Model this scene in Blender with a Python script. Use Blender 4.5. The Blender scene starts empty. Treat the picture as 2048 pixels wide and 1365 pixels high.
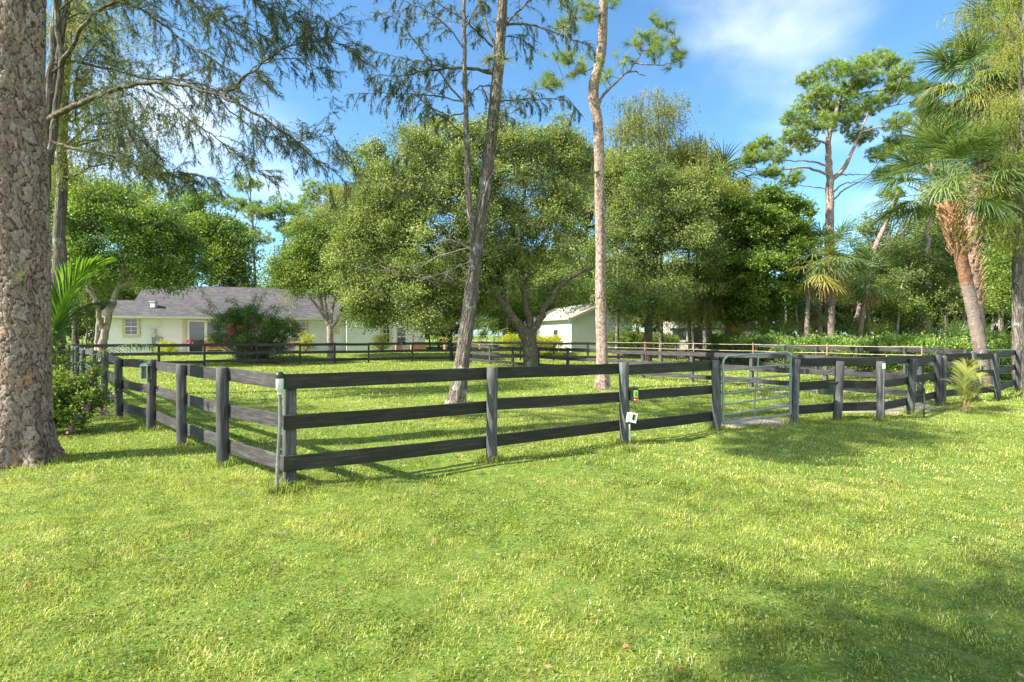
import bpy, math, random
import numpy as np
from math import sin, cos, pi, radians, atan2, sqrt, exp

rng = np.random.default_rng(11)
F, H, CZ = 1080.0, 671.0, 1.84          # focal length in photo pixels, horizon row, eye height

def P(px, py, D):
    return np.array([(px-1024.0)*D/F, D, CZ+(H-py)*D/F])
def G(px, py, z=0.0):
    D = (CZ-z)*F/(py-H)
    return np.array([(px-1024.0)*D/F, D, z])
def unit(v):
    v = np.asarray(v, float)
    return v/np.maximum(np.linalg.norm(v, axis=-1, keepdims=True), 1e-9)
def smooth(a, b, t):
    x = np.clip((t-a)/(b-a), 0, 1)
    return x*x*(3-2*x)

# fence and terrain lines -------------------------------------------------
def line_a(x):                 # depth of the rear fence line at x
    return np.where(x < -4.3, 31.8+0.37*(x+20.8), 38.0+0.125*(x+4.3))
def ground_z(x, y):
    x = np.asarray(x, float); y = np.asarray(y, float)
    d = y-line_a(x)
    r = 0.47*smooth(0.4, 4.5, d)*(1-smooth(11, 15, x))
    r = r+0.018*np.sin(x*0.9+1.3)*np.sin(y*0.7)+0.012*np.sin(x*2.3+y*1.1)+0.02*np.sin(x*.31-y*.45)
    return r

# scene helpers ---------------------------------------------------------------
scene = bpy.context.scene
col = scene.collection

def tag(o, label=None, cat=None, group=None, kind=None):
    if label: o['label'] = label
    if cat: o['category'] = cat
    if group: o['group'] = group
    if kind: o['kind'] = kind
    return o
def empty(name, loc, label, cat, group=None, rz=0.0):
    o = bpy.data.objects.new(name, None)
    o.empty_display_size = 0.3
    o.location = tuple(float(c) for c in loc); o.rotation_euler = (0, 0, rz)
    col.objects.link(o)
    return tag(o, label, cat, group)

class MB:
    """collects geometry; build() links it as one mesh"""
    def __init__(s):
        s.v = []; s.f = []; s.n = 0; s.rnd = []; s.g = []; s.sm = []
    def add(s, v, faces, rnd=None, g=None, smooth_=False):
        v = np.asarray(v, float).reshape(-1, 3)
        faces = np.asarray(faces, int)
        s.v.append(v); s.f.append(faces+s.n); s.n += len(v)
        m = len(faces)
        if rnd is None: rnd = rng.random()
        s.rnd.append(np.broadcast_to(np.asarray(rnd, float), (m,)).copy())
        s.g.append(v.copy() if g is None else np.asarray(g, float).reshape(-1, 3))
        s.sm.append(np.full(m, smooth_))
        return s
    def box(s, c, size, rz=0.0, ax=None, rnd=None):
        """axis box; ax = optional 3x3 rows of axes"""
        hx, hy, hz = [q/2 for q in size]
        loc = np.array([[sx*hx, sy*hy, sz*hz] for sz in (-1, 1) for sy in (-1, 1) for sx in (-1, 1)])
        A = np.array([[cos(rz), sin(rz), 0], [-sin(rz), cos(rz), 0], [0, 0, 1]]) if ax is None else np.asarray(ax, float)
        v = loc@A+np.asarray(c, float)
        f = [[0, 2, 3, 1], [4, 5, 7, 6], [0, 1, 5, 4], [2, 6, 7, 3], [0, 4, 6, 2], [1, 3, 7, 5]]
        o = rng.random()*20
        return s.add(v, f, rnd, loc+np.array([o, o*.7, o*.3]))
    def bar(s, a, b, w, h, up=(0, 0, 1), sag=0.0, n=1, rnd=None, bev=0.004):
        """plank from a to b, w thick (horizontal), h tall; chamfered section, subdivided with a little wander"""
        a = np.asarray(a, float); b = np.asarray(b, float)
        t = unit(b-a); L = np.linalg.norm(b-a)
        side = unit(np.cross(t, up)); u2 = np.cross(side, t)
        hw, hh = w/2, h/2; e = min(bev, hw*.6)
        sec = np.array([[-hw+e, -hh], [hw-e, -hh], [hw, -hh+e], [hw, hh-e], [hw-e, hh], [-hw+e, hh], [-hw, hh-e], [-hw, -hh+e]])
        ks = np.linspace(0, 1, n+1)
        V = []; Gc = []
        o = rng.random()*30
        for k in ks:
            c = a+(b-a)*k+np.array([0, 0, -sag*4*k*(1-k)])
            j = rng.normal(0, 0.0015, 8) if n > 1 else np.zeros(8)
            for i, q in enumerate(sec):
                V.append(c+side*q[0]+u2*(q[1]+j[i]))
                Gc.append([k*L+o, q[1]*1.0+o*.37, q[0]])
        fs = []
        for i in range(n):
            for j in range(8):
                p = i*8+j; q = i*8+(j+1) % 8
                fs.append([p, q, q+8, p+8])
        s.add(V, fs, rnd, Gc)
        base = s.n-len(V)
        # caps as quads
        for e0, rev in ((0, True), (n*8, False)):
            for quad in ((0, 1, 2, 3), (0, 3, 4, 7), (4, 5, 6, 7)):
                q = [base+e0+k for k in quad]
                if rev: q = q[::-1]
                s.f.append(np.array([q])); s.rnd.append(np.array([s.rnd[-1][0]])); s.sm.append(np.array([False]))
        return s
    def tube(s, pts, radii, seg=8, rnd=None, noise=0.0, cap=True, smooth_=True):
        pts = np.asarray(pts, float); m = len(pts)
        radii = np.broadcast_to(np.asarray(radii, float), (m,))
        T = unit(np.gradient(pts, axis=0))
        up = np.array([0, 0, 1.0]) if abs(T[0][2]) < 0.9 else np.array([1.0, 0, 0])
        a0 = unit(np.cross(T[0], up)); A = []
        for i in range(m):
            a0 = unit(a0-T[i]*np.dot(a0, T[i])); A.append(a0)
        A = np.array(A); B = np.cross(T, A)
        th = np.arange(seg)*2*pi/seg
        L = np.concatenate([[0], np.cumsum(np.linalg.norm(np.diff(pts, axis=0), axis=1))])
        R = radii[:, None]*(1+noise*rng.normal(size=(m, seg)))
        V = pts[:, None]+R[..., None]*(np.cos(th)[None, :, None]*A[:, None]+np.sin(th)[None, :, None]*B[:, None])
        o = rng.random()*20
        g = np.stack([np.broadcast_to(L[:, None]+o, (m, seg)), R*np.cos(th)[None]+o*.3, R*np.sin(th)[None]], -1)
        i, j = np.meshgrid(np.arange(m-1), np.arange(seg), indexing='ij')
        p = i*seg+j; q = i*seg+(j+1) % seg
        fs = np.stack([p, q, q+seg, p+seg], -1).reshape(-1, 4)
        s.add(V.reshape(-1, 3), fs, rnd, g.reshape(-1, 3), smooth_)
        if cap:
            for k, rev in ((0, True), (m-1, False)):
                c = pts[k]; ring = V[k]
                vv = np.vstack([ring, c[None]])
                idx = [[jj, (jj+1) % seg, seg, seg] for jj in range(seg)]
                idx = np.array(idx)[:, :3]
                if rev: idx = idx[:, ::-1]
                gg = np.vstack([g[k], [[L[k]+o, o*.3, 0]]])
                s.addtri(vv, idx, s.rnd[-1][0] if rnd is None else rnd, gg)
        return s
    def addtri(s, v, tris, rnd=None, g=None, smooth_=False):
        return s.add(v, tris, rnd, g, smooth_)
    def prism(s, outline, y0, y1, axes=None, origin=(0, 0, 0), rnd=None):
        """outline (x,z) extruded from y0 to y1; axes rows = x,y,z directions"""
        n = len(outline); A = np.eye(3) if axes is None else np.asarray(axes, float)
        loc = np.array([[p[0], y0, p[1]] for p in outline]+[[p[0], y1, p[1]] for p in outline])
        v = loc@A+np.asarray(origin, float)
        s.add(v, [[i, (i+1) % n, n+(i+1) % n, n+i] for i in range(n)], rnd, loc)
        base = s.n-2*n; r = s.rnd[-1][0]
        for k in range(1, n-1):
            s.f.append(np.array([[base, base+k+1, base+k]])); s.rnd.append(np.array([r])); s.sm.append(np.array([False]))
            s.f.append(np.array([[base+n, base+n+k, base+n+k+1]])); s.rnd.append(np.array([r])); s.sm.append(np.array([False]))
        return s
    def build(s, name, mat, root=None, label=None, local=False):
        V = np.vstack(s.v); Gg = np.vstack(s.g)
        if root is not None and not local:
            L = np.array(root.location); V = V-L
            a = root.rotation_euler[2]
            if abs(a) > 1e-9:
                c, q = cos(-a), sin(-a)
                V = np.stack([V[:, 0]*c-V[:, 1]*q, V[:, 0]*q+V[:, 1]*c, V[:, 2]], 1)
        me = bpy.data.meshes.new(name)
        tot = np.concatenate([np.full(len(f), f.shape[1]) for f in s.f]).astype(np.int32)
        loops = np.concatenate([f.reshape(-1) for f in s.f]).astype(np.int32)
        start = np.concatenate([[0], np.cumsum(tot)[:-1]]).astype(np.int32)
        me.vertices.add(len(V)); me.vertices.foreach_set('co', V.astype(np.float32).ravel())
        me.loops.add(len(loops)); me.loops.foreach_set('vertex_index', loops)
        me.polygons.add(len(tot)); me.polygons.foreach_set('loop_start', start)
        me.polygons.foreach_set('loop_total', tot)
        sm = np.concatenate(s.sm)
        me.polygons.foreach_set('use_smooth', sm)
        me.update(calc_edges=True)
        a = me.attributes.new('rnd', 'FLOAT', 'FACE'); a.data.foreach_set('value', np.concatenate(s.rnd).astype(np.float32))
        a = me.attributes.new('g', 'FLOAT_VECTOR', 'POINT'); a.data.foreach_set('vector', Gg.astype(np.float32).ravel())
        me.materials.append(mat)
        o = bpy.data.objects.new(name, me); col.objects.link(o)
        if root is not None: o.parent = root
        if label: o['label'] = label
        return o

def copy_tree(o, parent=None, loc=None, rz=None, sc=None, label=None):
    c = o.copy(); col.objects.link(c); c.parent = parent
    if loc is not None: c.location = tuple(float(q) for q in loc)
    if rz is not None: c.rotation_euler = (0, 0, rz)
    if sc is not None: c.scale = (sc, sc, sc) if np.isscalar(sc) else sc
    if label: c['label'] = label
    for ch in [q for q in bpy.data.objects if q.parent == o]:
        copy_tree(ch, c)
    return c

# materials -------------------------------------------------------------------
def new_mat(name):
    m = bpy.data.materials.new(name); m.use_nodes = True
    nt = m.node_tree; nt.nodes.clear()
    out = nt.nodes.new('ShaderNodeOutputMaterial')
    return m, nt, out
def N(nt, typ, **kw):
    n = nt.nodes.new(typ)
    for k, v in kw.items():
        if k in ('operation', 'blend_type', 'data_type', 'attribute_name', 'attribute_type', 'feature', 'noise_dimensions', 'distance', 'interpolation', 'wave_type', 'bands_direction', 'noise_type'):
            setattr(n, k, v)
        else:
            n.inputs[k].default_value = v
    return n
def L_(nt, a, b): nt.links.new(a, b)
def ramp(nt, stops, fac=None, interp='LINEAR'):
    r = nt.nodes.new('ShaderNodeValToRGB'); r.color_ramp.interpolation = interp
    el = r.color_ramp.elements
    while len(el) < len(stops): el.new(0.5)
    for e, (p, c) in zip(el, stops):
        e.position = p; e.color = (*c, 1) if len(c) == 3 else c
    if fac is not None: L_(nt, fac, r.inputs[0])
    return r
def mixc(nt, a, b, fac, mode='MIX'):
    m = nt.nodes.new('ShaderNodeMix'); m.data_type = 'RGBA'; m.blend_type = mode
    for sock, val in ((6, a), (7, b), (0, fac)):
        if hasattr(val, 'links'): L_(nt, val, m.inputs[sock])
        else: m.inputs[sock].default_value = (*val, 1) if isinstance(val, (tuple, list)) else val
    return m.outputs[2]

def mat_leaf(name, cols, transl=0.35, rough=0.5, spec=0.35, clump=0.6, tcol=1.25, cscale=0.9):
    m, nt, out = new_mat(name)
    at = N(nt, 'ShaderNodeAttribute', attribute_name='rnd')
    k = len(cols)
    r = ramp(nt, [(i/(k-1), c) for i, c in enumerate(cols)], at.outputs['Fac'])
    ga = N(nt, 'ShaderNodeAttribute', attribute_name='g')
    no = N(nt, 'ShaderNodeTexNoise', Scale=cscale, Detail=3.0)
    L_(nt, ga.outputs['Vector'], no.inputs['Vector'])
    v = ramp(nt, [(0.3, (1-clump*.45,)*3), (0.7, (1+clump*.35,)*3)], no.outputs['Fac'])
    c = mixc(nt, r.outputs[0], v.outputs[0], 1.0, 'MULTIPLY')
    b = N(nt, 'ShaderNodeBsdfPrincipled', Roughness=rough); b.inputs['Specular IOR Level'].default_value = spec
    L_(nt, c, b.inputs['Base Color'])
    t = nt.nodes.new('ShaderNodeBsdfTranslucent')
    tc = mixc(nt, c, (tcol*1.05, tcol*1.08, tcol*0.65), 1.0, 'MULTIPLY')
    L_(nt, tc, t.inputs['Color'])
    ms = N(nt, 'ShaderNodeMixShader', Fac=transl)
    L_(nt, b.outputs[0], ms.inputs[1]); L_(nt, t.outputs[0], ms.inputs[2]); L_(nt, ms.outputs[0], out.inputs[0])
    return m

def mat_simple(name, c, rough=0.6, metal=0.0, var=0.12, scale=6.0, bump=0.0, bscale=40.0, spec=0.4, coord='g', stretch=(1, 1, 1), c2=None):
    m, nt, out = new_mat(name)
    ga = N(nt, 'ShaderNodeAttribute', attribute_name='g')
    mp = nt.nodes.new('ShaderNodeMapping'); mp.inputs['Scale'].default_value = stretch
    L_(nt, ga.outputs['Vector'], mp.inputs['Vector'])
    no = N(nt, 'ShaderNodeTexNoise', Scale=scale, Detail=6.0, Roughness=0.6)
    L_(nt, mp.outputs[0], no.inputs['Vector'])
    ca = tuple(q*(1-var) for q in c); cb = tuple(min(1, q*(1+var)) for q in (c2 or c))
    r = ramp(nt, [(0.32, ca), (0.68, cb)], no.outputs['Fac'])
    b = N(nt, 'ShaderNodeBsdfPrincipled', Roughness=rough, Metallic=metal); b.inputs['Specular IOR Level'].default_value = spec
    L_(nt, r.outputs[0], b.inputs['Base Color'])
    if bump > 0:
        n2 = N(nt, 'ShaderNodeTexNoise', Scale=bscale, Detail=6.0, Roughness=0.65)
        L_(nt, mp.outputs[0], n2.inputs['Vector'])
        bm = N(nt, 'ShaderNodeBump', Strength=bump, Distance=0.02)
        L_(nt, n2.outputs['Fac'], bm.inputs['Height']); L_(nt, bm.outputs[0], b.inputs['Normal'])
    L_(nt, b.outputs[0], out.inputs[0])
    return m

def mat_bark(name, c1, c2, c3, scale=5.0, stretch=(0.35, 1, 1), bump=0.8, crack=0.5, lichen=None):
    m, nt, out = new_mat(name)
    ga = N(nt, 'ShaderNodeAttribute', attribute_name='g')
    mp = nt.nodes.new('ShaderNodeMapping'); mp.inputs['Scale'].default_value = stretch
    L_(nt, ga.outputs['Vector'], mp.inputs['Vector'])
    wn = N(nt, 'ShaderNodeTexNoise', Scale=scale*1.2, Detail=4.0)
    L_(nt, mp.outputs[0], wn.inputs['Vector'])
    vm = N(nt, 'ShaderNodeVectorMath', operation='MULTIPLY_ADD')
    L_(nt, wn.outputs['Color'], vm.inputs[0]); vm.inputs[1].default_value = (.16, .16, .16); L_(nt, mp.outputs[0], vm.inputs[2])
    vo = N(nt, 'ShaderNodeTexVoronoi', Scale=scale*2.2, feature='DISTANCE_TO_EDGE')
    L_(nt, vm.outputs[0], vo.inputs['Vector'])
    vc = N(nt, 'ShaderNodeTexVoronoi', Scale=scale*2.2)
    L_(nt, vm.outputs[0], vc.inputs['Vector'])
    no = N(nt, 'ShaderNodeTexNoise', Scale=scale*9, Detail=7.0, Roughness=.7)
    L_(nt, mp.outputs[0], no.inputs['Vector'])
    r = ramp(nt, [(0.25, c1), (0.5, c2), (0.75, c3)], no.outputs['Fac'])
    cell = ramp(nt, [(0.0, (.7, .7, .7)), (1.0, (1.25, 1.2, 1.2))], vc.outputs['Color'])
    c = mixc(nt, r.outputs[0], cell.outputs[0], 1.0, 'MULTIPLY')
    cr = ramp(nt, [(0.0, (crack, crack, crack)), (0.14, (1, 1, 1))], vo.outputs['Distance'])
    c = mixc(nt, c, cr.outputs[0], 1.0, 'MULTIPLY')
    if lichen:
        ln = N(nt, 'ShaderNodeTexNoise', Scale=3.0, Detail=5.0, Roughness=.7)
        L_(nt, ga.outputs['Vector'], ln.inputs['Vector'])
        lr = ramp(nt, [(0.56, (0, 0, 0)), (0.64, (.7, .7, .7))], ln.outputs['Fac'])
        c = mixc(nt, c, lichen, lr.outputs[0])
    b = N(nt, 'ShaderNodeBsdfPrincipled', Roughness=0.9); b.inputs['Specular IOR Level'].default_value = 0.15
    L_(nt, c, b.inputs['Base Color'])
    h1 = ramp(nt, [(0.0, (0, 0, 0)), (0.2, (.8, .8, .8))], vo.outputs['Distance'])
    hm = N(nt, 'ShaderNodeMath', operation='MULTIPLY_ADD'); L_(nt, no.outputs['Fac'], hm.inputs[0]); hm.inputs[1].default_value = .5; L_(nt, h1.outputs[0], hm.inputs[2])
    bm = N(nt, 'ShaderNodeBump', Strength=bump, Distance=0.04)
    L_(nt, hm.outputs[0], bm.inputs['Height']); L_(nt, bm.outputs[0], b.inputs['Normal'])
    L_(nt, b.outputs[0], out.inputs[0])
    return m

M = {}
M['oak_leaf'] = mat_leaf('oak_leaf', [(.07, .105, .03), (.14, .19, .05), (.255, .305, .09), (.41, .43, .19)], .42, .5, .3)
M['oak_leaf_far'] = mat_leaf('oak_leaf_far', [(.065, .105, .03), (.125, .18, .05), (.22, .275, .08), (.34, .37, .14)], .42, .5, .3)
M['broad_leaf'] = mat_leaf('broad_leaf', [(.045, .10, .02), (.10, .18, .03), (.18, .26, .04), (.30, .37, .07)], .4, .5, .3)
M['light_leaf'] = mat_leaf('light_leaf', [(.07, .13, .025), (.12, .2, .04), (.2, .28, .05), (.38, .36, .07)], .4, .5)
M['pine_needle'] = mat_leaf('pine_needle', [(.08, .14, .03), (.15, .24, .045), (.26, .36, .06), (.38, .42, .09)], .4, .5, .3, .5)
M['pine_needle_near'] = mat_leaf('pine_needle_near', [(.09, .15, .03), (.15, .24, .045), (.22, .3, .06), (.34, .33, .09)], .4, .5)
M['cypress_leaf_dark'] = mat_leaf('cypress_leaf_dark', [(.04, .06, .02), (.07, .10, .03), (.12, .15, .04), (.17, .15, .05)], .25, .6)
M['cypress_leaf'] = mat_leaf('cypress_leaf', [(.10, .12, .03), (.18, .2, .045), (.28, .29, .07), (.36, .32, .1)], .35, .6)
M['cypress_yellow'] = mat_leaf('cypress_yellow', [(.14, .18, .03), (.21, .25, .045), (.3, .31, .06), (.36, .33, .09)], .4, .6)
M['palm_leaf'] = mat_leaf('palm_leaf', [(.055, .095, .03), (.095, .155, .045), (.16, .23, .07), (.24, .3, .11)], .3, .42, .35, .3)
M['palm_dead'] = mat_leaf('palm_dead', [(.16, .11, .06), (.24, .17, .09), (.31, .23, .13), (.22, .19, .08)], .2, .7, .2)
M['palm_yellow'] = mat_leaf('palm_yellow', [(.12, .17, .04), (.2, .24, .06), (.33, .3, .07), (.42, .33, .1)], .3, .5, .3)
M['coco_leaf'] = mat_leaf('coco_leaf', [(.035, .10, .02), (.07, .16, .025), (.13, .24, .03), (.24, .33, .05)], .4, .35, .4, .3)
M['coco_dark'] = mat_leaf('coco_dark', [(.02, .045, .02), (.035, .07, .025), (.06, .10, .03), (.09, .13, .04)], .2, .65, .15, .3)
M['coco_young'] = mat_leaf('coco_young', [(.07, .13, .03), (.13, .21, .035), (.22, .29, .05), (.45, .36, .12)], .35, .4, .4, .3)
M['hedge_leaf'] = mat_leaf('hedge_leaf', [(.04, .10, .02), (.10, .19, .03), (.2, .3, .05), (.38, .44, .14)], .35, .42, .35, .6)
M['yellow_shrub'] = mat_leaf('yellow_shrub', [(.18, .25, .02), (.32, .38, .02), (.48, .48, .03), (.55, .45, .03)], .4, .5, .3, .3)
M['boug_leaf'] = mat_leaf('boug_leaf', [(.035, .08, .02), (.07, .13, .03), (.12, .2, .04), (.18, .27, .07)], .35, .45)
M['petal_pink'] = mat_leaf('petal_pink', [(.5, .03, .16), (.6, .05, .2), (.55, .1, .25), (.7, .2, .35)], .4, .6, .2, .2)
M['petal_violet'] = mat_leaf('petal_violet', [(.45, .1, .45), (.6, .2, .5), (.3, .12, .6), (.7, .35, .6)], .4, .6, .2, .2)
M['air_plant'] = mat_leaf('air_plant', [(.12, .16, .08), (.2, .24, .12), (.28, .3, .18), (.3, .28, .15)], .3, .6)
M['dead_leaf'] = mat_leaf('dead_leaf', [(.2, .1, .04), (.33, .17, .08), (.45, .27, .15), (.5, .4, .3)], .2, .8, .2)

M['bark_pine'] = mat_bark('bark_pine', (.16, .11, .085), (.32, .25, .21), (.5, .43, .38), 5.5, (.5, 1, 1), .9, .35)
M['bark_pine_far'] = mat_bark('bark_pine_far', (.22, .15, .12), (.36, .27, .23), (.48, .4, .35), 4, (.4, 1, 1), .7, .5)
M['bark_cypress'] = mat_bark('bark_cypress', (.10, .085, .07), (.19, .165, .14), (.3, .275, .24), 7, (.12, 1, 1), .9, .5, (.36, .4, .36))
M['bark_oak'] = mat_bark('bark_oak', (.07, .06, .045), (.14, .12, .085), (.24, .21, .15), 6, (.4, 1, 1), .8, .5, (.2, .24, .14))
M['bark_smooth'] = mat_bark('bark_smooth', (.22, .18, .14), (.34, .29, .24), (.45, .4, .34), 4, (.5, 1, 1), .5, .7, (.4, .42, .36))
M['bark_rust'] = mat_bark('bark_rust', (.2, .10, .06), (.36, .2, .12), (.48, .32, .22), 6, (4.5, .7, .7), .8, .5)
M['bark_palm'] = mat_bark('bark_palm', (.2, .15, .12), (.36, .29, .25), (.5, .45, .4), 6, (4.5, .7, .7), .8, .5)
M['palm_boot'] = mat_simple('palm_boot', (.26, .12, .06), .8, 0, .45, 12, .6, 40, c2=(.5, .3, .17))
M['twig'] = mat_simple('twig', (.16, .14, .11), .9, 0, .3, 20)
M['twig_pale'] = mat_simple('twig_pale', (.34, .32, .28), .9, 0, .3, 20)

def mat_board(name, c1, c2, c3):
    m, nt, out = new_mat(name)
    ga = N(nt, 'ShaderNodeAttribute', attribute_name='g')
    rn = N(nt, 'ShaderNodeAttribute', attribute_name='rnd')
    mp = nt.nodes.new('ShaderNodeMapping'); mp.inputs['Scale'].default_value = (1.2, 14, 14)
    L_(nt, ga.outputs['Vector'], mp.inputs['Vector'])
    n1 = N(nt, 'ShaderNodeTexNoise', Scale=2.2, Detail=8.0, Roughness=.65, Distortion=.6); L_(nt, mp.outputs[0], n1.inputs['Vector'])
    n2 = N(nt, 'ShaderNodeTexNoise', Scale=1.7, Detail=4.0, Roughness=.6); L_(nt, ga.outputs['Vector'], n2.inputs['Vector'])
    r = ramp(nt, [(0.3, c1), (0.52, c2), (0.72, c3)], n1.outputs['Fac'])
    v = ramp(nt, [(0.3, (.75, .75, .75)), (0.7, (1.3, 1.3, 1.28))], n2.outputs['Fac'])
    c = mixc(nt, r.outputs[0], v.outputs[0], 1.0, 'MULTIPLY')
    rr = ramp(nt, [(0, (.8, .8, .8)), (1, (1.2, 1.18, 1.15))], rn.outputs['Fac'])
    c = mixc(nt, c, rr.outputs[0], 1.0, 'MULTIPLY')
    b = N(nt, 'ShaderNodeBsdfPrincipled', Roughness=0.7); b.inputs['Specular IOR Level'].default_value = 0.3
    L_(nt, c, b.inputs['Base Color'])
    bm = N(nt, 'ShaderNodeBump', Strength=.5, Distance=0.006); L_(nt, n1.outputs['Fac'], bm.inputs['Height']); L_(nt, bm.outputs[0], b.inputs['Normal'])
    L_(nt, b.outputs[0], out.inputs[0])
    return m
M['rail'] = mat_board('rail_paint', (.02, .019, .02), (.044, .041, .043), (.1, .095, .097))
M['rail_front'] = mat_board('rail_paint_shaded', (.012, .013, .010), (.024, .026, .019), (.05, .05, .04))  # darker greenish copy of the rail paint; shade on these rails put into colour
M['post'] = mat_board('post_paint', (.028, .03, .032), (.066, .069, .073), (.15, .15, .147))
M['rail_far'] = mat_board('rail_paint_far', (.02, .02, .024), (.035, .035, .04), (.07, .07, .075))
M['metal_galv'] = mat_simple('metal_galv', (.22, .27, .25), .5, .35, .25, 9, .2, 30)
M['metal_dark'] = mat_simple('metal_dark', (.045, .06, .055), .5, .3, .3, 10)
M['metal_rod'] = mat_simple('metal_rod', (.2, .2, .2), .5, .5, .3, 10, .2)
M['pvc_white'] = mat_simple('pvc_white', (.62, .66, .62), .4, 0, .1, 8)
M['plastic_black'] = mat_simple('plastic_black', (.02, .022, .022), .35, 0, .2, 8)
M['plastic_green'] = mat_simple('plastic_green', (.2, .42, .06), .4, 0, .1, 8)
M['plastic_red'] = mat_simple('plastic_red', (.6, .06, .03), .4, 0, .1, 8)
M['plastic_grey'] = mat_simple('plastic_grey', (.5, .5, .48), .45, 0, .08, 8)
M['bucket'] = mat_simple('bucket_rubber', (.035, .05, .045), .5, 0, .25, 8)
M['rope'] = mat_simple('rope_tape', (.6, .5, .3), .7, 0, .3, 12)
M['stucco'] = mat_simple('stucco', (.7, .69, .66), .9, 0, .04, 3, .25, 60, .2)
M['stucco_white'] = mat_simple('stucco_white', (.72, .74, .72), .9, 0, .04, 3, .25, 60, .2)
M['trim'] = mat_simple('trim_tan', (.52, .46, .3), .7, 0, .08, 4)
M['frame_white'] = mat_simple('frame_white', (.75, .74, .68), .5, 0, .05, 4)
M['fascia'] = mat_simple('fascia', (.6, .6, .5), .6, 0, .05, 4)
M['concrete'] = mat_simple('concrete', (.42, .35, .3), .9, 0, .12, 3, .3, 30)
M['terracotta'] = mat_simple('terracotta', (.42, .2, .13), .8, 0, .2, 6, .2)
M['cushion'] = mat_simple('cushion', (.62, .14, .05), .8, 0, .12, 6)
M['bench_wood'] = mat_simple('bench_wood', (.5, .38, .2), .7, 0, .2, 6)
M['curtain'] = mat_simple('curtain', (.4, .42, .38), .9, 0, .2, 8)
M['trailer'] = mat_simple('trailer_skin', (.55, .53, .47), .45, 0, .06, 2)
M['trailer_dark'] = mat_simple('trailer_dark', (.03, .03, .035), .3, 0, .2, 2)

def mat_glass():
    m, nt, out = new_mat('window_glass')
    b = N(nt, 'ShaderNodeBsdfPrincipled', Roughness=0.04); b.inputs['Base Color'].default_value = (.03, .04, .04, 1); b.inputs['Specular IOR Level'].default_value = 0.9
    L_(nt, b.outputs[0], out.inputs[0]); return m
M['glass'] = mat_glass()

def mat_shingle():
    m, nt, out = new_mat('roof_shingle')
    ga = N(nt, 'ShaderNodeAttribute', attribute_name='g')
    br = nt.nodes.new('ShaderNodeTexBrick')
    br.inputs['Scale'].default_value = 1.0; br.inputs['Brick Width'].default_value = .33; br.inputs['Row Height'].default_value = .145
    br.inputs['Mortar Size'].default_value = .008; br.inputs['Color1'].default_value = (.055, .056, .065, 1); br.inputs['Color2'].default_value = (.115, .11, .118, 1); br.inputs['Mortar'].default_value = (.05, .05, .05, 1)
    L_(nt, ga.outputs['Vector'], br.inputs['Vector'])
    no = N(nt, 'ShaderNodeTexNoise', Scale=14.0, Detail=5.0); L_(nt, ga.outputs['Vector'], no.inputs['Vector'])
    n3 = N(nt, 'ShaderNodeTexNoise', Scale=.6, Detail=4.0); L_(nt, ga.outputs['Vector'], n3.inputs['Vector'])
    v = ramp(nt, [(.3, (.8, .8, .8)), (.7, (1.25, 1.22, 1.2))], no.outputs['Fac'])
    w = ramp(nt, [(.3, (.85, .85, .88)), (.7, (1.15, 1.1, 1.08))], n3.outputs['Fac'])
    c = mixc(nt, br.outputs['Color'], v.outputs[0], 1.0, 'MULTIPLY'); c = mixc(nt, c, w.outputs[0], 1.0, 'MULTIPLY')
    b = N(nt, 'ShaderNodeBsdfPrincipled', Roughness=.9); b.inputs['Specular IOR Level'].default_value = .25
    L_(nt, c, b.inputs['Base Color'])
    bm = N(nt, 'ShaderNodeBump', Strength=.5, Distance=.01); L_(nt, br.outputs['Fac'], bm.inputs['Height']); bm.invert = True
    L_(nt, bm.outputs[0], b.inputs['Normal']); L_(nt, b.outputs[0], out.inputs[0])
    return m
M['shingle'] = mat_shingle()
M['tin'] = mat_simple('tin_roof', (.34, .36, .32), .5, .25, .25, 1.5, c2=(.42, .36, .3))
# foliage generators ---------------------------------------------------------
def rdir(n):
    return unit(rng.normal(size=(n, 3)))

def leaves(mb, pos, d, L, W, rnd=None, nrm=None, fold=0.0):
    """rhombic leaves, one quad each: pos base, d direction"""
    n = len(pos); d = unit(d)
    if nrm is None: nrm = rdir(n)+np.array([0, 0, .7])
    side = unit(np.cross(d, nrm))
    L = np.broadcast_to(np.asarray(L, float), (n,))[:, None]; W = np.broadcast_to(np.asarray(W, float), (n,))[:, None]
    up = np.cross(side, d)
    mid = pos+d*L*.45
    v = np.stack([pos, mid+side*W/2+up*W*fold, pos+d*L, mid-side*W/2+up*W*fold], 1).reshape(-1, 3)
    f = np.arange(4*n).reshape(n, 4)
    if rnd is None: rnd = rng.random(n)
    mb.add(v, f, rnd)

def needles(mb, pos, d, L, W, rnd=None):
    n = len(pos); d = unit(d); side = unit(np.cross(d, rdir(n)))
    L = np.broadcast_to(np.asarray(L, float), (n,))[:, None]
    v = np.stack([pos-side*W/2, pos+side*W/2, pos+d*L], 1).reshape(-1, 3)
    if rnd is None: rnd = rng.random(n)
    mb.add(v, np.arange(3*n).reshape(n, 3), rnd)

def env_points(env, n, shell=(0.35, 1.0), lower=-0.8):
    """n points in a union of ellipsoids (cx,cy,cz,rx,ry,rz), biased outward"""
    env = np.array(env, float)
    w = (env[:, 3]*env[:, 4]*env[:, 5])**(2/3); w /= w.sum()
    k = rng.choice(len(env), n, p=w)
    u = rdir(n); u[:, 2] = np.where(u[:, 2] < lower, -u[:, 2], u[:, 2])
    r = rng.uniform(shell[0]**2, shell[1]**2, n)**.5
    return env[k, :3]+u*env[k, 3:6]*r[:, None], u

def E(px, py, D, rx, ry, dy=None):
    c = P(px, py, D); s = D/F
    return (c[0], c[1], c[2], rx*s, (dy if dy else rx*s*.85), ry*s)

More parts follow.
